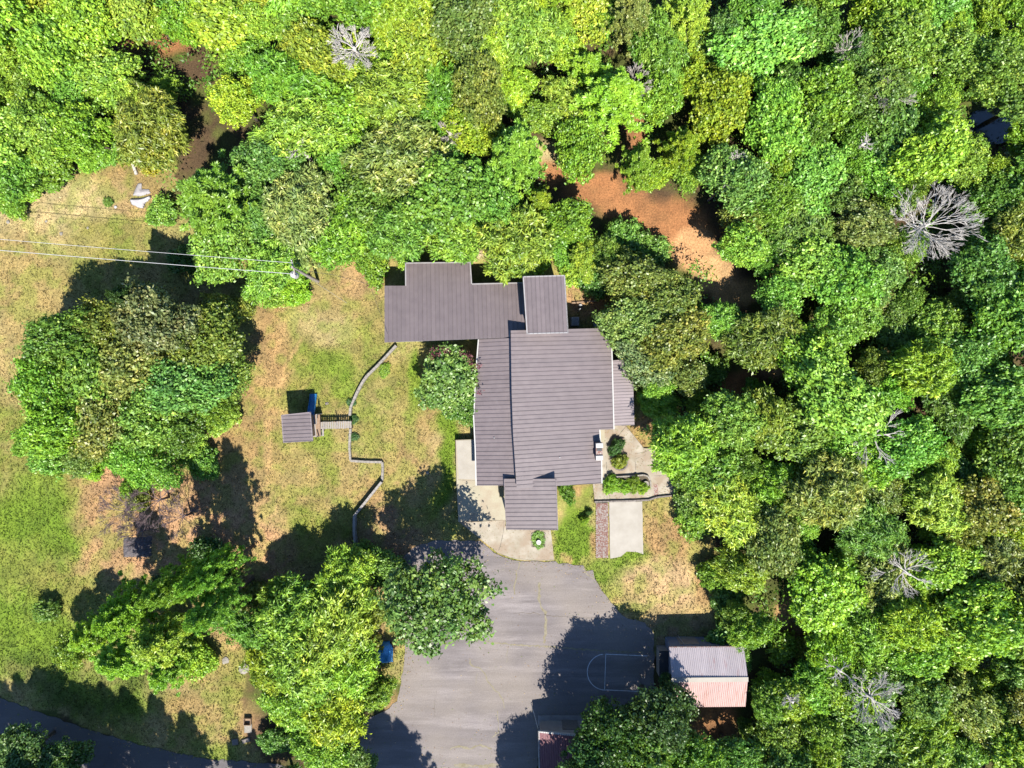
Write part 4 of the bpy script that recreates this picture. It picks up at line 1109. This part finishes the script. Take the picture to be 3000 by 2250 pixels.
TINT = {'yellow': (.200, .300, .026), 'lime': (.168, .290, .028), 'bright': (.128, .255, .028), 'mid': (.095, .195, .030), 'olive': (.135, .185, .036), 'grey': (.145, .195, .062),
        'blue': (.075, .175, .050), 'dark': (.045, .105, .022), 'gold': (.175, .205, .022)}
WORD = {'yellow': 'yellow-green', 'lime': 'lime-green', 'bright': 'bright green', 'mid': 'mid-green', 'olive': 'olive-green', 'grey': 'grey-green', 'blue': 'blue-green', 'dark': 'dark green', 'gold': 'golden-olive'}
KW = {'oak': ('broadleaf_tree', 'broad leafy tree'), 'dense': ('round_tree', 'dense round-crowned tree'), 'feather': ('feathery_tree', 'feathery drooping tree'), 'clump': ('clumped_tree', 'tree with clumped leaf masses'), 'pine': ('pine_tree', 'tufted pine tree'),
      'bush': ('bush', 'low leafy bush'), 'shrub': ('shrub', 'low spiky shrub')}
tr_rng = np.random.default_rng(33)
def plant(kind, x, y, rad, tint, place, zc=None, hs=1.0, label=None, display=True, var=None, base=False):
    """a tree whose crown shows at display position (x, y) with radius rad (display pixels)"""
    protos = PROTO[kind]; i = int(tr_rng.integers(len(protos))) if var is None else var
    me, tr, R, Ht = protos[i]
    k = rad / 21.36 / R                                   # first guess at ground scale
    for _ in range(3):
        h = Ht * (k ** .7) * hs; c = h - R * k * .7
        k = rad / 21.36 * (H - c) / H / R
    h = Ht * (k ** .7) * hs; c = h - R * k * .7
    X, Y = Q(x, y, 0 if base else c)
    nm, kw = KW[kind]
    sw = '' if kind in ('bush', 'shrub') else ('large ' if rad > 72 else 'small ' if rad < 48 else '')
    lab = label or "%s%s %s %s" % (sw, WORD[tint], kw, place)
    g = None if label else "%s%s %s set %s" % (sw, WORD[tint], nm.replace('_', ' '), place)
    root = empty(nm, (X, Y, -.03), lab, "bush" if kind in ('bush', 'shrub') else "tree", g)
    a = tr_rng.uniform(0, 6.28)
    sz = h / Ht; el = float(tr_rng.uniform(.82, 1.22)) if var is None else 1.0
    for part, mesh in (("trunk", tr), ("crown", me)):
        o = bpy.data.objects.new(part, mesh); COL.objects.link(o); o.parent = root
        o.rotation_euler = (0, 0, a); o.scale = (k * el, k / el, sz)
        if part == "crown":
            t = np.array(TINT[tint]) * tr_rng.uniform(.80, 1.22) * np.array([tr_rng.uniform(.85, 1.2), 1, tr_rng.uniform(.8, 1.4)])
            o.color = (*t, 1)
    placed.append((x, y, rad))
    return root
placed = []
TRAIL = [(1170, 330), (1215, 390), (1300, 412), (1400, 440), (1480, 505), (1560, 595), (1620, 665)]
W = 'in the meadow grove left of the playhouse'
for (x, y, r, t) in ((120, 735, 70, 'mid'), (215, 700, 62, 'olive'), (330, 690, 78, 'grey'), (425, 735, 80, 'olive'), (95, 830, 70, 'bright'), (190, 810, 78, 'mid'), (300, 790, 82, 'olive'), (400, 830, 80, 'mid'), (475, 810, 55, 'olive'),
                     (120, 920, 66, 'bright'), (215, 905, 74, 'olive'), (310, 900, 72, 'mid'), (275, 980, 55, 'bright'), (390, 930, 52, 'mid'), (340, 1010, 46, 'bright'), (470, 880, 38, 'bright'), (175, 985, 40, 'olive')):
    plant('oak', x, y, r, t, W, hs=1.4 if y < 760 and x < 360 else 1.3 if x < 130 else 1.1)
plant('pine', 255, 640, 44, 'dark', W, hs=1.5, label="tall dark pine rising at the back of the meadow grove")
plant('oak', 490, 668, 42, 'olive', W, label="small olive-green tree at the grove's edge below the cables")
B = 'in the woods behind the left wing'
plant('pine', 445, 425, 96, 'bright', B, hs=.9, label="wide round pine beside the white tarp")
plant('feather', 320, 285, 78, 'gold', B, label="wide golden-olive feathery tree above the weathered log")
for (k, x, y, r, t) in (('oak', 480, 515, 72, 'bright'), ('feather', 650, 465, 82, 'grey'), ('oak', 580, 345, 66, 'mid'), ('dense', 722, 345, 50, 'bright'), ('feather', 585, 575, 62, 'bright'), ('feather', 730, 500, 72, 'bright'), ('bush', 640, 628, 30, 'lime'), ('bush', 622, 585, 36, 'lime'), ('bush', 590, 620, 30, 'bright'), ('feather', 560, 480, 60, 'mid'),
                        ('feather', 860, 345, 92, 'olive'), ('oak', 790, 440, 70, 'mid'), ('dense', 960, 430, 88, 'bright'), ('dense', 1060, 440, 72, 'bright'), ('feather', 860, 500, 70, 'bright'), ('feather', 1115, 515, 80, 'lime'), ('feather', 975, 505, 66, 'bright'), ('dense', 1225, 475, 56, 'bright'), ('feather', 1265, 560, 34, 'lime'),
                        ('pine', 1115, 320, 78, 'bright'), ('feather', 845, 225, 78, 'yellow'), ('oak', 1015, 270, 62, 'lime'), ('oak', 960, 350, 50, 'mid'), ('pine', 1165, 430, 40, 'lime'), ('oak', 1250, 330, 62, 'bright'), ('pine', 1385, 345, 48, 'lime'), ('feather', 1310, 555, 40, 'mid'), ('oak', 1150, 555, 36, 'lime')):
    plant(k, x, y, r, t, B if x < 1180 else 'along the red dirt trail')
E_ = 'crowding the east side of the house'
for (k, x, y, r, t) in (('oak', 1380, 600, 66, 'olive'), ('oak', 1455, 655, 62, 'olive'), ('oak', 1370, 690, 62, 'olive'), ('oak', 1450, 740, 70, 'olive'), ('oak', 1385, 775, 58, 'grey'), ('oak', 1480, 800, 46, 'olive'), ('oak', 1425, 830, 36, 'bright'), ('bush', 1345, 520, 40, 'mid'), ('bush', 1400, 540, 38, 'mid'), ('feather', 1560, 690, 44, 'bright')):
    plant(k, x, y, r, t, E_)
L_ = 'between the playhouse lawn and the driveway'
plant('clump', 955, 1300, 112, 'mid', L_, hs=1.0, label="big round green tree overhanging the driveway's left edge", var=0)
for (k, x, y, r, t) in (('feather', 745, 1250, 62, 'lime'), ('feather', 640, 1330, 76, 'lime'), ('feather', 730, 1350, 84, 'lime'), ('feather', 795, 1320, 42, 'olive'), ('feather', 660, 1430, 80, 'lime'), ('feather', 742, 1440, 66, 'lime'), ('feather', 808, 1500, 40, 'lime'), ('feather', 640, 1510, 62, 'lime'), ('feather', 715, 1540, 66, 'lime'), ('feather', 565, 1365, 54, 'bright'), ('feather', 600, 1290, 44, 'lime'), ('feather', 600, 1450, 60, 'lime'), ('feather', 690, 1480, 60, 'lime')):
    plant(k, x, y, r, t, L_)
Pn = 'in the pine stand above the shaded lane'
for (x, y, r, t, hs) in ((330, 1290, 60, 'bright', 1.75), (410, 1265, 58, 'bright', 1.75), (235, 1340, 62, 'lime', 1.2), (330, 1390, 70, 'lime', .9), (425, 1340, 56, 'bright', 1.6), (250, 1430, 62, 'lime', .8), (350, 1460, 50, 'lime', .8), (180, 1380, 48, 'lime', .8)):
    plant('pine', x, y, r, t, Pn, hs=hs)
plant('pine', 470, 1250, 34, 'dark', Pn, hs=1.4, label="slim dark pine at the bare soil's edge")
plant('oak', 150, 1405, 40, 'lime', Pn, label="small lime-green tree at the lawn end of the pine stand")
Bt = 'around the red-roofed shed below the court'
for (k, x, y, r, t, hs) in (('oak', 1420, 1560, 72, 'dark', 1.25), ('oak', 1330, 1590, 66, 'dark', 1.35), ('oak', 1280, 1660, 70, 'dark', 1.3), ('oak', 1390, 1650, 76, 'mid', 1.3), ('oak', 1500, 1640, 60, 'mid', 1.2), ('oak', 1450, 1490, 26, 'dark', .9), ('oak', 1590, 1640, 52, 'mid', 1.0), ('oak', 1490, 1700, 66, 'mid', 1.2)):
    plant(k, x, y, r, t, Bt, hs=hs)
La = 'beside the shaded lane'
for (k, x, y, r, t, hs) in (('oak', 690, 1620, 56, 'bright', .9), ('oak', 40, 1640, 60, 'dark', 1.0), ('oak', 130, 1660, 56, 'dark', 1.0), ('oak', 760, 1640, 44, 'mid', .8), ('oak', 610, 1690, 40, 'mid', .8)):
    plant(k, x, y, r, t, La, hs=hs)
# tall pines on the far side of the lane: they stand outside the picture and shade it
for (x, y, r, hs) in ((-70, 1690, 71, 1.72), (-10, 1720, 71, 1.81), (50, 1700, 66, 1.72), (105, 1725, 71, 1.81), (165, 1712, 68, 1.72), (225, 1735, 68, 1.81), (280, 1722, 66, 1.72), (335, 1745, 68, 1.81), (395, 1760, 71, 1.72), (455, 1775, 66, 1.63), (30, 1790, 71, 1.81), (140, 1800, 71, 1.81), (260, 1810, 71, 1.81), (370, 1830, 71, 1.81), (560, 1800, 58, 1.63), (600, 1790, 58, 1.55), (885, 1790, 73, 1.72), (930, 1830, 79, 1.72), (850, 1840, 73, 1.72)):
    plant('pine', x, y, r, 'mid', 'on the far side of the shaded lane', hs=hs, base=True)
for (x, y, r) in ((1330, 1740, 80), (1430, 1720, 80), (1250, 1760, 74), (1190, 1800, 66), (1500, 1720, 80), (1380, 1680, 60), (1225, 1735, 70), (1265, 1690, 50), (1150, 1770, 60)):
    plant('oak', x, y, r, 'mid', 'behind the red-roofed shed', hs=1.9, base=True)
# crape myrtle in the courtyard: green with maroon tips
cm = plant('dense', 972, 822, 76, 'mid', '', label="courtyard tree with glossy green leaves and maroon tips", hs=.62, var=1)
plant('dense', 1003, 880, 42, 'mid', '', label="smaller courtyard tree against the west roof's gutter", hs=.75, var=2)
def tips(root, n, zc, R, seed):
    r = np.random.default_rng(seed); a = r.uniform(-.6, 2.2, n); pts = []
    cl = np.stack([np.cos(a), np.sin(a), r.uniform(.0, .5, n)], 1) * R * r.uniform(.85, 1.08, (n, 1)) + np.array([0, 0, zc])
    pos = (cl[:, None] + r.normal(size=(n, 22, 3)) * .16).reshape(-1, 3)
    v, q, t = leaves(pos, r.normal(size=pos.shape) + np.array([0, 0, .8]), r.uniform(.12, .26, len(pos)), .5, np.zeros(len(pos)), r)
    me = np_mesh("maroon_tips", v, q); me.materials.append(M['maroon'])
    o = bpy.data.objects.new("maroon_tips", me); COL.objects.link(o); o.parent = root; o["kind"] = "stuff"
tips(cm, 16, 4.0, 3.0, 4)

# ---- the wood: fill with individual trees
forest = [(-90, -90), (2300, -90), (2300, 1760), (1600, 1760), (1660, 1620), (1660, 1500), (1660, 1410), (1590, 1330), (1570, 1200), (1510, 1120), (1495, 1000), (1450, 930), (1440, 870), (1540, 860), (1570, 760), (1640, 700), (1600, 560), (1500, 430), (1440, 400), (1340, 300), (1180, 260), (1000, 240), (760, 250), (640, 300), (400, 210), (250, 250), (200, 330), (60, 360), (0, 410), (-90, 430)]
gaps = [((1380, 280), 26), ((1205, 345), 30), ((1630, 600), 40), ((1590, 830), 36), ((1660, 800), 28), ((2020, 590), 44), ((1960, 1140), 40), ((280, 70), 20), ((380, 95), 26), ((580, 120), 22), ((2110, 270), 46), ((1710, 1380), 30), ((1720, 1440), 22), ((1800, 1540), 30), ((540, 255), 26), ((240, 250), 22), ((1230, 60), 20), ((1470, 430), 30), ((1530, 500), 30), ((2065, 470), 56), ((748, 62), 40), ((1930, 1545), 40)]
def zone(x, y):
    if y < 430:
        if x < 560: return 'in the upper wood over the meadow', (('oak', .5), ('clump', .3), ('dense', .2)), (('lime', .6), ('bright', .3), ('yellow', .1))
        if x < 1050: return 'in the upper wood behind the house', (('oak', .4), ('feather', .4), ('clump', .2)), (('lime', .5), ('bright', .35), ('olive', .05), ('yellow', .1))
        if x < 1560: return 'in the upper wood beside the red trail', (('feather', .45), ('oak', .45), ('pine', .1)), (('yellow', .35), ('lime', .45), ('olive', .1), ('grey', .1))
        return 'in the far wood above the bare grey tree', (('oak', .45), ('dense', .35), ('clump', .2)), (('bright', .45), ('lime', .25), ('mid', .3))
    if y < 1050: return 'in the deep wood between trail and bare grey tree', (('oak', .45), ('dense', .3), ('feather', .25)), (('bright', .35), ('mid', .25), ('olive', .2), ('lime', .2))
    return 'in the deep wood beyond the blue shed', (('feather', .4), ('oak', .45), ('dense', .15)), (('bright', .3), ('lime', .3), ('olive', .2), ('mid', .2))
MARKS = [(745, 62, 'by the bleached white bare tree'), (625, 295, "by the small bleached snag over the cables"), (965, 262, 'by the small brown bare tree'), (1385, 145, 'by the wispy grey bare tree'), (1612, 355, 'by the fan-shaped bare tree'), (1880, 60, 'by the wispy pale bare tree'), (1965, 170, 'by the broad wispy bare tree'), (2065, 462, 'by the large grey bare tree'),
         (1930, 948, 'by the forked bleached bare tree'), (2040, 1075, 'by the thin dark bare tree'), (2010, 1262, 'by the fallen pale tree'), (1925, 1545, 'by the tangled bleached tree'), (1655, 757, 'by the lower end of the red trail'), (1740, 1548, 'behind the blue shed'), (320, 285, 'by the golden-olive tree'), (80, 330, 'along the top of the dry meadow'), (330, 70, 'around the red soil clearing'), (60, 60, 'deep behind the dry meadow'),
         (1160, 60, 'over the red soil opening'), (1520, 1000, 'beside the garden patio'), (1560, 1200, 'beside the tan yard'), (1760, 900, 'between the patio and the forked bleached tree'), (1780, 600, 'between the red trail and the large grey tree'), (1780, 1250, 'between the tan yard and the fallen pale tree'), (2200, 1500, 'beyond the tangled bleached tree'), (2200, 760, 'beyond the large grey bare tree'), (2180, 200, 'by the pond')]
def near(x, y): return min(MARKS, key=lambda m: (m[0] - x) ** 2 + (m[1] - y) ** 2)[2]
def pick(opts):
    u = tr_rng.random(); s = 0
    for k, p in opts:
        s += p
        if u < s: return k
    return opts[-1][0]
cand = tr_rng.uniform((-85, -85), (2295, 1755), (9000, 2))
okc = in_poly(cand[:, 0], cand[:, 1], forest)
n_f = 0
for (x, y) in cand[okc]:
    r = float(np.clip(tr_rng.normal(64, 15), 40, 96)) * (1 if n_f < 170 else .75)
    if any((x - a) ** 2 + (y - b) ** 2 < (g + r * .45) ** 2 for (a, b), g in gaps): continue
    if any((x - a) ** 2 + (y - b) ** 2 < ((rr + r) * .50) ** 2 for a, b, rr in placed): continue
    if float(seg_dist(np.array(x), np.array(y), TRAIL)) < r * .7 + 18: continue
    place, kinds, tints = zone(x, y); place = near(x, y)
    plant(pick(kinds), x, y, r, pick(tints), place, hs=float(tr_rng.uniform(.8, 1.18)))
    n_f += 1
    if n_f > 275: break
print("forest trees", n_f)
# ---- undergrowth: single bushes in the openings and along the edges of the wood
edge = [(60, 400, 'lime'), (110, 375, 'bright'), (30, 440, 'lime'), (190, 345, 'lime'), (240, 330, 'lime'), (330, 350, 'gold'), (350, 460, 'bright'), (400, 560, 'dark'), (590, 640, 'bright'), (560, 610, 'mid'), (800, 560, 'bright'), (880, 545, 'lime'), (1005, 545, 'lime'), (1210, 530, 'bright'), (1250, 585, 'lime'), (1290, 610, 'mid'),
        (1500, 480, 'mid'), (1560, 560, 'bright'), (1610, 690, 'lime'), (1570, 640, 'bright'), (1530, 560, 'mid'), (1350, 430, 'lime'), (1290, 380, 'bright'), (1420, 450, 'lime'), (1510, 870, 'lime'), (1420, 870, 'lime'), (1540, 800, 'mid'), (1630, 850, 'bright'), (1480, 1040, 'bright'), (1500, 1120, 'lime'), (1490, 1080, 'mid'), (1540, 1240, 'bright'), (1570, 1300, 'mid'), (1580, 1350, 'mid'), (1600, 1420, 'bright'), (1560, 1390, 'mid'),
        (1690, 1400, 'lime'), (1670, 1480, 'lime'), (1740, 1400, 'gold'), (1660, 1550, 'bright'), (1800, 1580, 'mid'), (1730, 1560, 'bright'), (480, 900, 'lime'), (410, 975, 'bright'), (60, 960, 'lime'), (110, 990, 'bright'), (200, 1010, 'lime'), (290, 1050, 'bright'), (300, 1070, 'olive'), (440, 1000, 'mid'), (490, 1290, 'olive'), (540, 1290, 'olive'), (100, 1320, 'mid'), (420, 1420, 'lime'), (820, 1220, 'mid'), (790, 1210, 'mid'), (860, 1250, 'dark'), (790, 1390, 'olive'), (450, 1200, 'dark'), (350, 1270, 'dark'), (470, 1330, 'mid'), (590, 1600, 'mid'), (640, 1600, 'dark'), (1500, 1540, 'olive'), (1540, 1560, 'olive'), (1620, 1580, 'mid'), (1560, 1640, 'olive')]
for i, (x, y, t) in enumerate(edge):
    if float(seg_dist(np.array(x), np.array(y), TRAIL)) < 46 or (1480 < x < 1590 and 1500 < y < 1600): continue
    plant('bush', x, y, float(tr_rng.uniform(22, 40)), t, near(x, y) if (x > 1250 or y < 420) else 'beside the meadow grove' if (x < 520 and 850 < y < 1100) else 'beside the transformer pole' if y < 700 else 'below the pine stand' if x < 560 else 'between the playhouse lawn and the driveway')
def undergrowth(n, seed):
    r = np.random.default_rng(seed)
    x = r.uniform(-80, 2290, n); y = r.uniform(-80, 1740, n)
    back = [(350, 390), (700, 400), (1200, 380), (1290, 540), (1250, 600), (1180, 540), (1000, 520), (850, 540), (700, 565), (560, 620), (400, 520)]
    side = [(1330, 540), (1500, 540), (1580, 760), (1450, 850), (1380, 830)]
    ok = in_poly(x, y, forest) | in_poly(x, y, back) | in_poly(x, y, side)
    ok &= seg_dist(x, y, TRAIL) > 34
    for cx, cy, q in ((1380, 270, 34), (1600, 820, 34), (1665, 800, 26), (275, 75, 20), (375, 85, 24), (575, 118, 20), (1710, 1390, 34), (1240, 660, 60), (2120, 275, 50)): ok &= np.hypot(x - cx, y - cy) > q
    ok &= ~in_poly(x * S, y * S, west_clear)
    x, y = x[ok], y[ok]; m = len(x); per = 40
    k = 1 / 21.36; c = np.stack([(x - 1106) * k, (829.5 - y) * k, r.uniform(.25, 1.0, m) ** 1.0 * r.choice([1.2, 2.2, 3.6], m)], 1)
    d = r.normal(size=(m, per, 3)) + np.array([0, 0, .5]); d /= np.linalg.norm(d, axis=2, keepdims=True)
    g = d * r.uniform(.45, 1.1, (m, 1, 1)) * r.uniform(.4, 1.1, (m, per, 1)) * np.array([1.2, 1.2, .7])
    pos = (c[:, None] + g).reshape(-1, 3); pos[:, 2] = np.maximum(pos[:, 2], .02)
    nn = d.reshape(-1, 3) * .7 + np.array([0, 0, .5]) + r.normal(size=pos.shape) * .4
    tone = np.clip(.42 + np.repeat(r.normal(0, .16, m), per) + r.normal(0, .15, len(pos)), 0, 1)
    me = crown_mesh("undergrowth", [leaves(pos, nn, r.uniform(.18, .42, len(pos)), .5, tone, r)])
    o = bpy.data.objects.new("undergrowth", me); COL.objects.link(o); o.color = (.085, .17, .02, 1)
    tag(o, "tangled green undergrowth covering the floor of the wood", "undergrowth", kind="stuff")
undergrowth(4200, 5)
w = MB().prism(ragged(G([(2845, 330), (2900, 305), (2960, 318), (2990, 370), (2975, 415), (2900, 425), (2850, 395)]), .4, 1.0, 3), -.3, -.005).build("pond", mat("pond_water")[0])
_b = w.data.materials[0].node_tree.nodes["Principled BSDF"]; _b.inputs["Base Color"].default_value = (.012, .018, .022, 1); _b.inputs["Roughness"].default_value = .08
tag(w, "small dark pond glimpsed through the far wood", "pond", kind="structure")
# planted shrubs near the house
plant('shrub', 1226, 1065, 18, 'mid', '', label="round dark leafy hydrangea against the entrance roof's east side")
plant('bush', 1272, 1108, 6, 'dark', '', label="small dark conical shrub at the brick strip's corner")
plant('bush', 1262, 1125, 9, 'bright', '', label="low bright shrub on the lawn by the brick strip")
plant('shrub', 1340, 996, 14, 'gold', '', label="yellow-green plants filling the round stone planter")
for i, (x, r) in enumerate(((1322, 15), (1345, 14), (1368, 13), (1390, 11))):
    plant('shrub', x, 1047 + (i % 2) * 6, r, 'lime', 'in the long patio flower bed')
plant('shrub', 1163, 1166, 14, 'bright', '', label="tuft of bright grass filling the square bed", hs=.35)
plant('shrub', 1330, 965, 14, 'dark', '', label="thin dark shrub shading the patio beside the chimney", hs=1.1)
plant('shrub', 830, 800, 11, 'lime', '', label="bright clump of day lilies along the curving wall", hs=.5)
plant('shrub', 760, 870, 8, 'dark', '', label="small dark plant by the footbridge end", hs=.5)
plant('shrub', 765, 905, 8, 'dark', '', label="small dark plant on the wall past the footbridge", hs=.5)
plant('shrub', 765, 945, 8, 'dark', '', label="small dark plant inside the square wall corner", hs=.5)
plant('shrub', 235, 437, 9, 'mid', '', label="lone round green shrub in the dry meadow grass", hs=.6)

# ------------------------------------------------------------------ dead, bare trees
def bare_tree(x, y, rad, h, label, seed, lean=(0, 0), fine=4, flat=1.0, m='deadwood', name="bare_tree", base_z=0.0, thick=1.0, nb=10):
    rr = random.Random(seed); R = rad / 21.36 * (H - h * .8) / H
    X, Y = Q(x, y, h * .8)
    X -= lean[0] * .5; Y -= lean[1] * .5
    root = empty(name, (X, Y, 0), label, "dead tree")
    tb = MB(); bb = MB()
    top = Vector((X + lean[0] * .6, Y + lean[1] * .6, h * .55))
    tb.tube([(X, Y, -.2), (X + lean[0] * .25, Y + lean[1] * .25, h * .3), top], [.22 * thick, .18 * thick, .12 * thick], 7)
    def grow(p, d, L, r, lev):
        if lev == 0 or L < .12: return
        e = p + d * L
        mid = p.lerp(e, .5) + Vector((rr.uniform(-1, 1), rr.uniform(-1, 1), rr.uniform(-1, 1))) * L * .09
        bb.tube([p, mid, e], [r, r * .8, r * .55], 4, False)
        for _ in range(3 if lev > 1 else 2):
            nd = (d + Vector((rr.uniform(-1, 1), rr.uniform(-1, 1), rr.uniform(-.6, .8))) * .52).normalized()
            grow(mid.lerp(e, rr.uniform(.2, 1.0)), nd, L * rr.uniform(.5, .8), max(r * .60, .014), lev - 1)
    for i in range(nb):
        a = 2 * math.pi * (i + rr.uniform(-.3, .3)) / nb
        d = Vector((math.cos(a) + lean[0] * .12, math.sin(a) + lean[1] * .12, rr.uniform(.25, 1.1) * flat)).normalized()
        st = top.lerp(Vector((X, Y, h * .3)), rr.uniform(0, .5))
        grow(st, d, R * rr.uniform(.42, .6), .06 * thick, fine + 1)
    tb.build("trunk", M[m], root, True); bb.build("branches", M[m], root)
    return root
bare_tree(745, 62, 54, 13, "bleached white bare tree in the upper wood behind the house", 1, thick=1.0, nb=18)
bare_tree(625, 295, 34, 12, "small bleached bare tree above the cables' wood", 2, (-1, .6), 3)
bare_tree(965, 262, 28, 11, "small brown bare tree among feathery trees behind the house", 3, (0, .6), 4, m='palebark')
bare_tree(1385, 145, 46, 12, "wispy grey bare tree beside the upper end of the red trail", 4, fine=4, m='palebark', thick=.6)
bare_tree(1612, 355, 46, 12, "fan-shaped pale bare tree right of the red trail", 5, (1.2, 1.2), 4, thick=.6, nb=16)
bare_tree(1880, 60, 36, 13, "wispy pale bare tree high in the far wood", 6, m='palebark', thick=.6)
bare_tree(1965, 170, 52, 13, "broad wispy bare tree at the far wood's pond side", 7, (.8, .4), 4, m='palebark', thick=.7)
bare_tree(2065, 462, 84, 15, "large grey bare tree with fine spreading branches", 8, (.6, .4), 4, .8, m='deadwood', thick=.8, nb=22)
bare_tree(1930, 948, 66, 13.5, "forked bleached bare tree sprawling in the deep wood", 9, (1.5, .8), 3, .3, thick=1.3)
bare_tree(2040, 1075, 46, 9, "thin dark bare tree in the deep wood's shaded hollow", 10, (1, -1), 3, .3, m='palebark')
bare_tree(2010, 1262, 58, 13, "fallen pale branchy tree across the deep wood's canopy", 11, (1.4, -.8), 3, .2)
bare_tree(1925, 1545, 54, 13, "bleached tangled bare tree beyond the blue shed", 12, (.6, -.4), 4, .6, thick=1.0, nb=16)
bare_tree(1850, 1480, 32, 12, "slender bleached snag above the tangled bare tree", 13, (.8, -.6), 3, .4)
bare_tree(1655, 757, 20, 3, "little grey bare sapling on the red trail's bank", 14, fine=3, m='palebark')
bare_tree(1740, 1548, 24, 11, "small bleached snag beyond the blue shed's east wall", 15, fine=3)
bare_tree(1910, 280, 22, 12, "tiny pale snag between bright far trees", 16, fine=3)
bare_tree(108, 945, 12, 2.5, "dark dead stump with a few limbs by the white boulder", 17, fine=3, m='bark')
M['purple'] = noisy("purple_brown_twigs", (0.10, 0.07, 0.075), (0.22, 0.16, 0.165), 6.0, 0.95, bmp=0.2)
for i, (x, y, r_, h_, lab) in enumerate(((262, 1105, 52, 3.2, "purple-brown leafless bush on bare soil below the meadow grove"), (330, 1085, 60, 4.0, "wide purple-brown leafless tree on bare soil by the pine shadows"), (300, 1150, 44, 2.4, "low purple-brown brush pile above the dark ash heap"), (385, 1120, 46, 3.4, "purple-brown leafless shrub beside the long pine shadow"))):
    bare_tree(x, y, r_, h_, lab, 60 + i, fine=4, flat=.8, m='purple', name="leafless_bush", thick=.55)
qx, qy = Q(297, 1182)
mv = []; mf = []; rr_ = random.Random(9)
for j in range(13):
    for i in range(13):
        u, v_ = i / 6 - 1, j / 6 - 1; d_ = max(abs(u), abs(v_))
        mv.append((qx + u * 1.5, qy + v_ * 1.05, -.06 + max(0, 1 - d_ ** 2) * .42 + (rr_.uniform(-.06, .06) if d_ < .98 else 0)))
for j in range(12):
    for i in range(12): mf.append((j * 13 + i, j * 13 + i + 1, (j + 1) * 13 + i + 1, (j + 1) * 13 + i))
o = MB().add(mv, mf).build("ash_heap", noisy("ash", (0.055, 0.048, 0.052), (0.14, 0.125, 0.13), 4.0, 0.95, bmp=.6)); tag(o, "dark square ash heap on the bare orange soil", "ash heap")
# pale dead limbs showing through the grove's crowns
for i, (x, y, r) in enumerate(((240, 722, 22), (310, 760, 26), (390, 735, 18), (150, 790, 18), (215, 800, 22))):
    o = bare_tree(x, y, r, 13, "pale dead snag showing among the meadow grove's crowns", 30 + i, fine=3, thick=.7); o["group"] = "dead snags in the meadow grove"

# ------------------------------------------------------------------ leaf litter on the paving
def litter_on(name, label, px, n, z, cols, seed, smin=.05, smax=.14):
    r = np.random.default_rng(seed); poly = G(px, z)
    xs = [p[0] for p in poly]; ys = [p[1] for p in poly]
    X = r.uniform(min(xs), max(xs), n); Y = r.uniform(min(ys), max(ys), n)
    edge_d = seg_dist(X, Y, poly + poly[:1])
    ok = in_poly(X, Y, poly) & (r.random(n) < np.exp(-edge_d / .8) + .12 * (fbm(X, Y, 1.5, 2) > .5)); X, Y = X[ok], Y[ok]; m = len(X)
    pos = np.stack([X, Y, np.full(m, z + .03)], 1)
    v, q, t = leaves(pos, r.normal(size=(m, 3)) * .25 + np.array([0, 0, 1.0]), r.uniform(smin, smax, m), .6, np.zeros(m), r)
    me = np_mesh(name, v, q); set_color(me, np.repeat(np.array(cols)[r.integers(len(cols), size=m)], 4, 0)); me.materials.append(M['grass'])
    o = bpy.data.objects.new(name, me); COL.objects.link(o); tag(o, label, "leaf litter", kind="stuff")
browns = [(.16, .10, .045), (.22, .16, .075), (.10, .06, .03), (.08, .10, .02)]
litter_on("leaf_litter", "fallen leaves gathered along the driveway's edges", drive_px, 9000, .014, browns, 1)
litter_on("leaf_litter", "fallen leaves scattered over the garden patio", patio_px, 2500, .12, browns, 2, .05, .12)
litter_on("leaf_litter", "fallen leaves scattered over the shaded lane", road_px, 5000, .008, browns, 3, .06, .2)
litter_on("leaf_litter", "fallen leaves scattered over the concrete apron", apron_px, 700, .10, browns, 4, .04, .09)
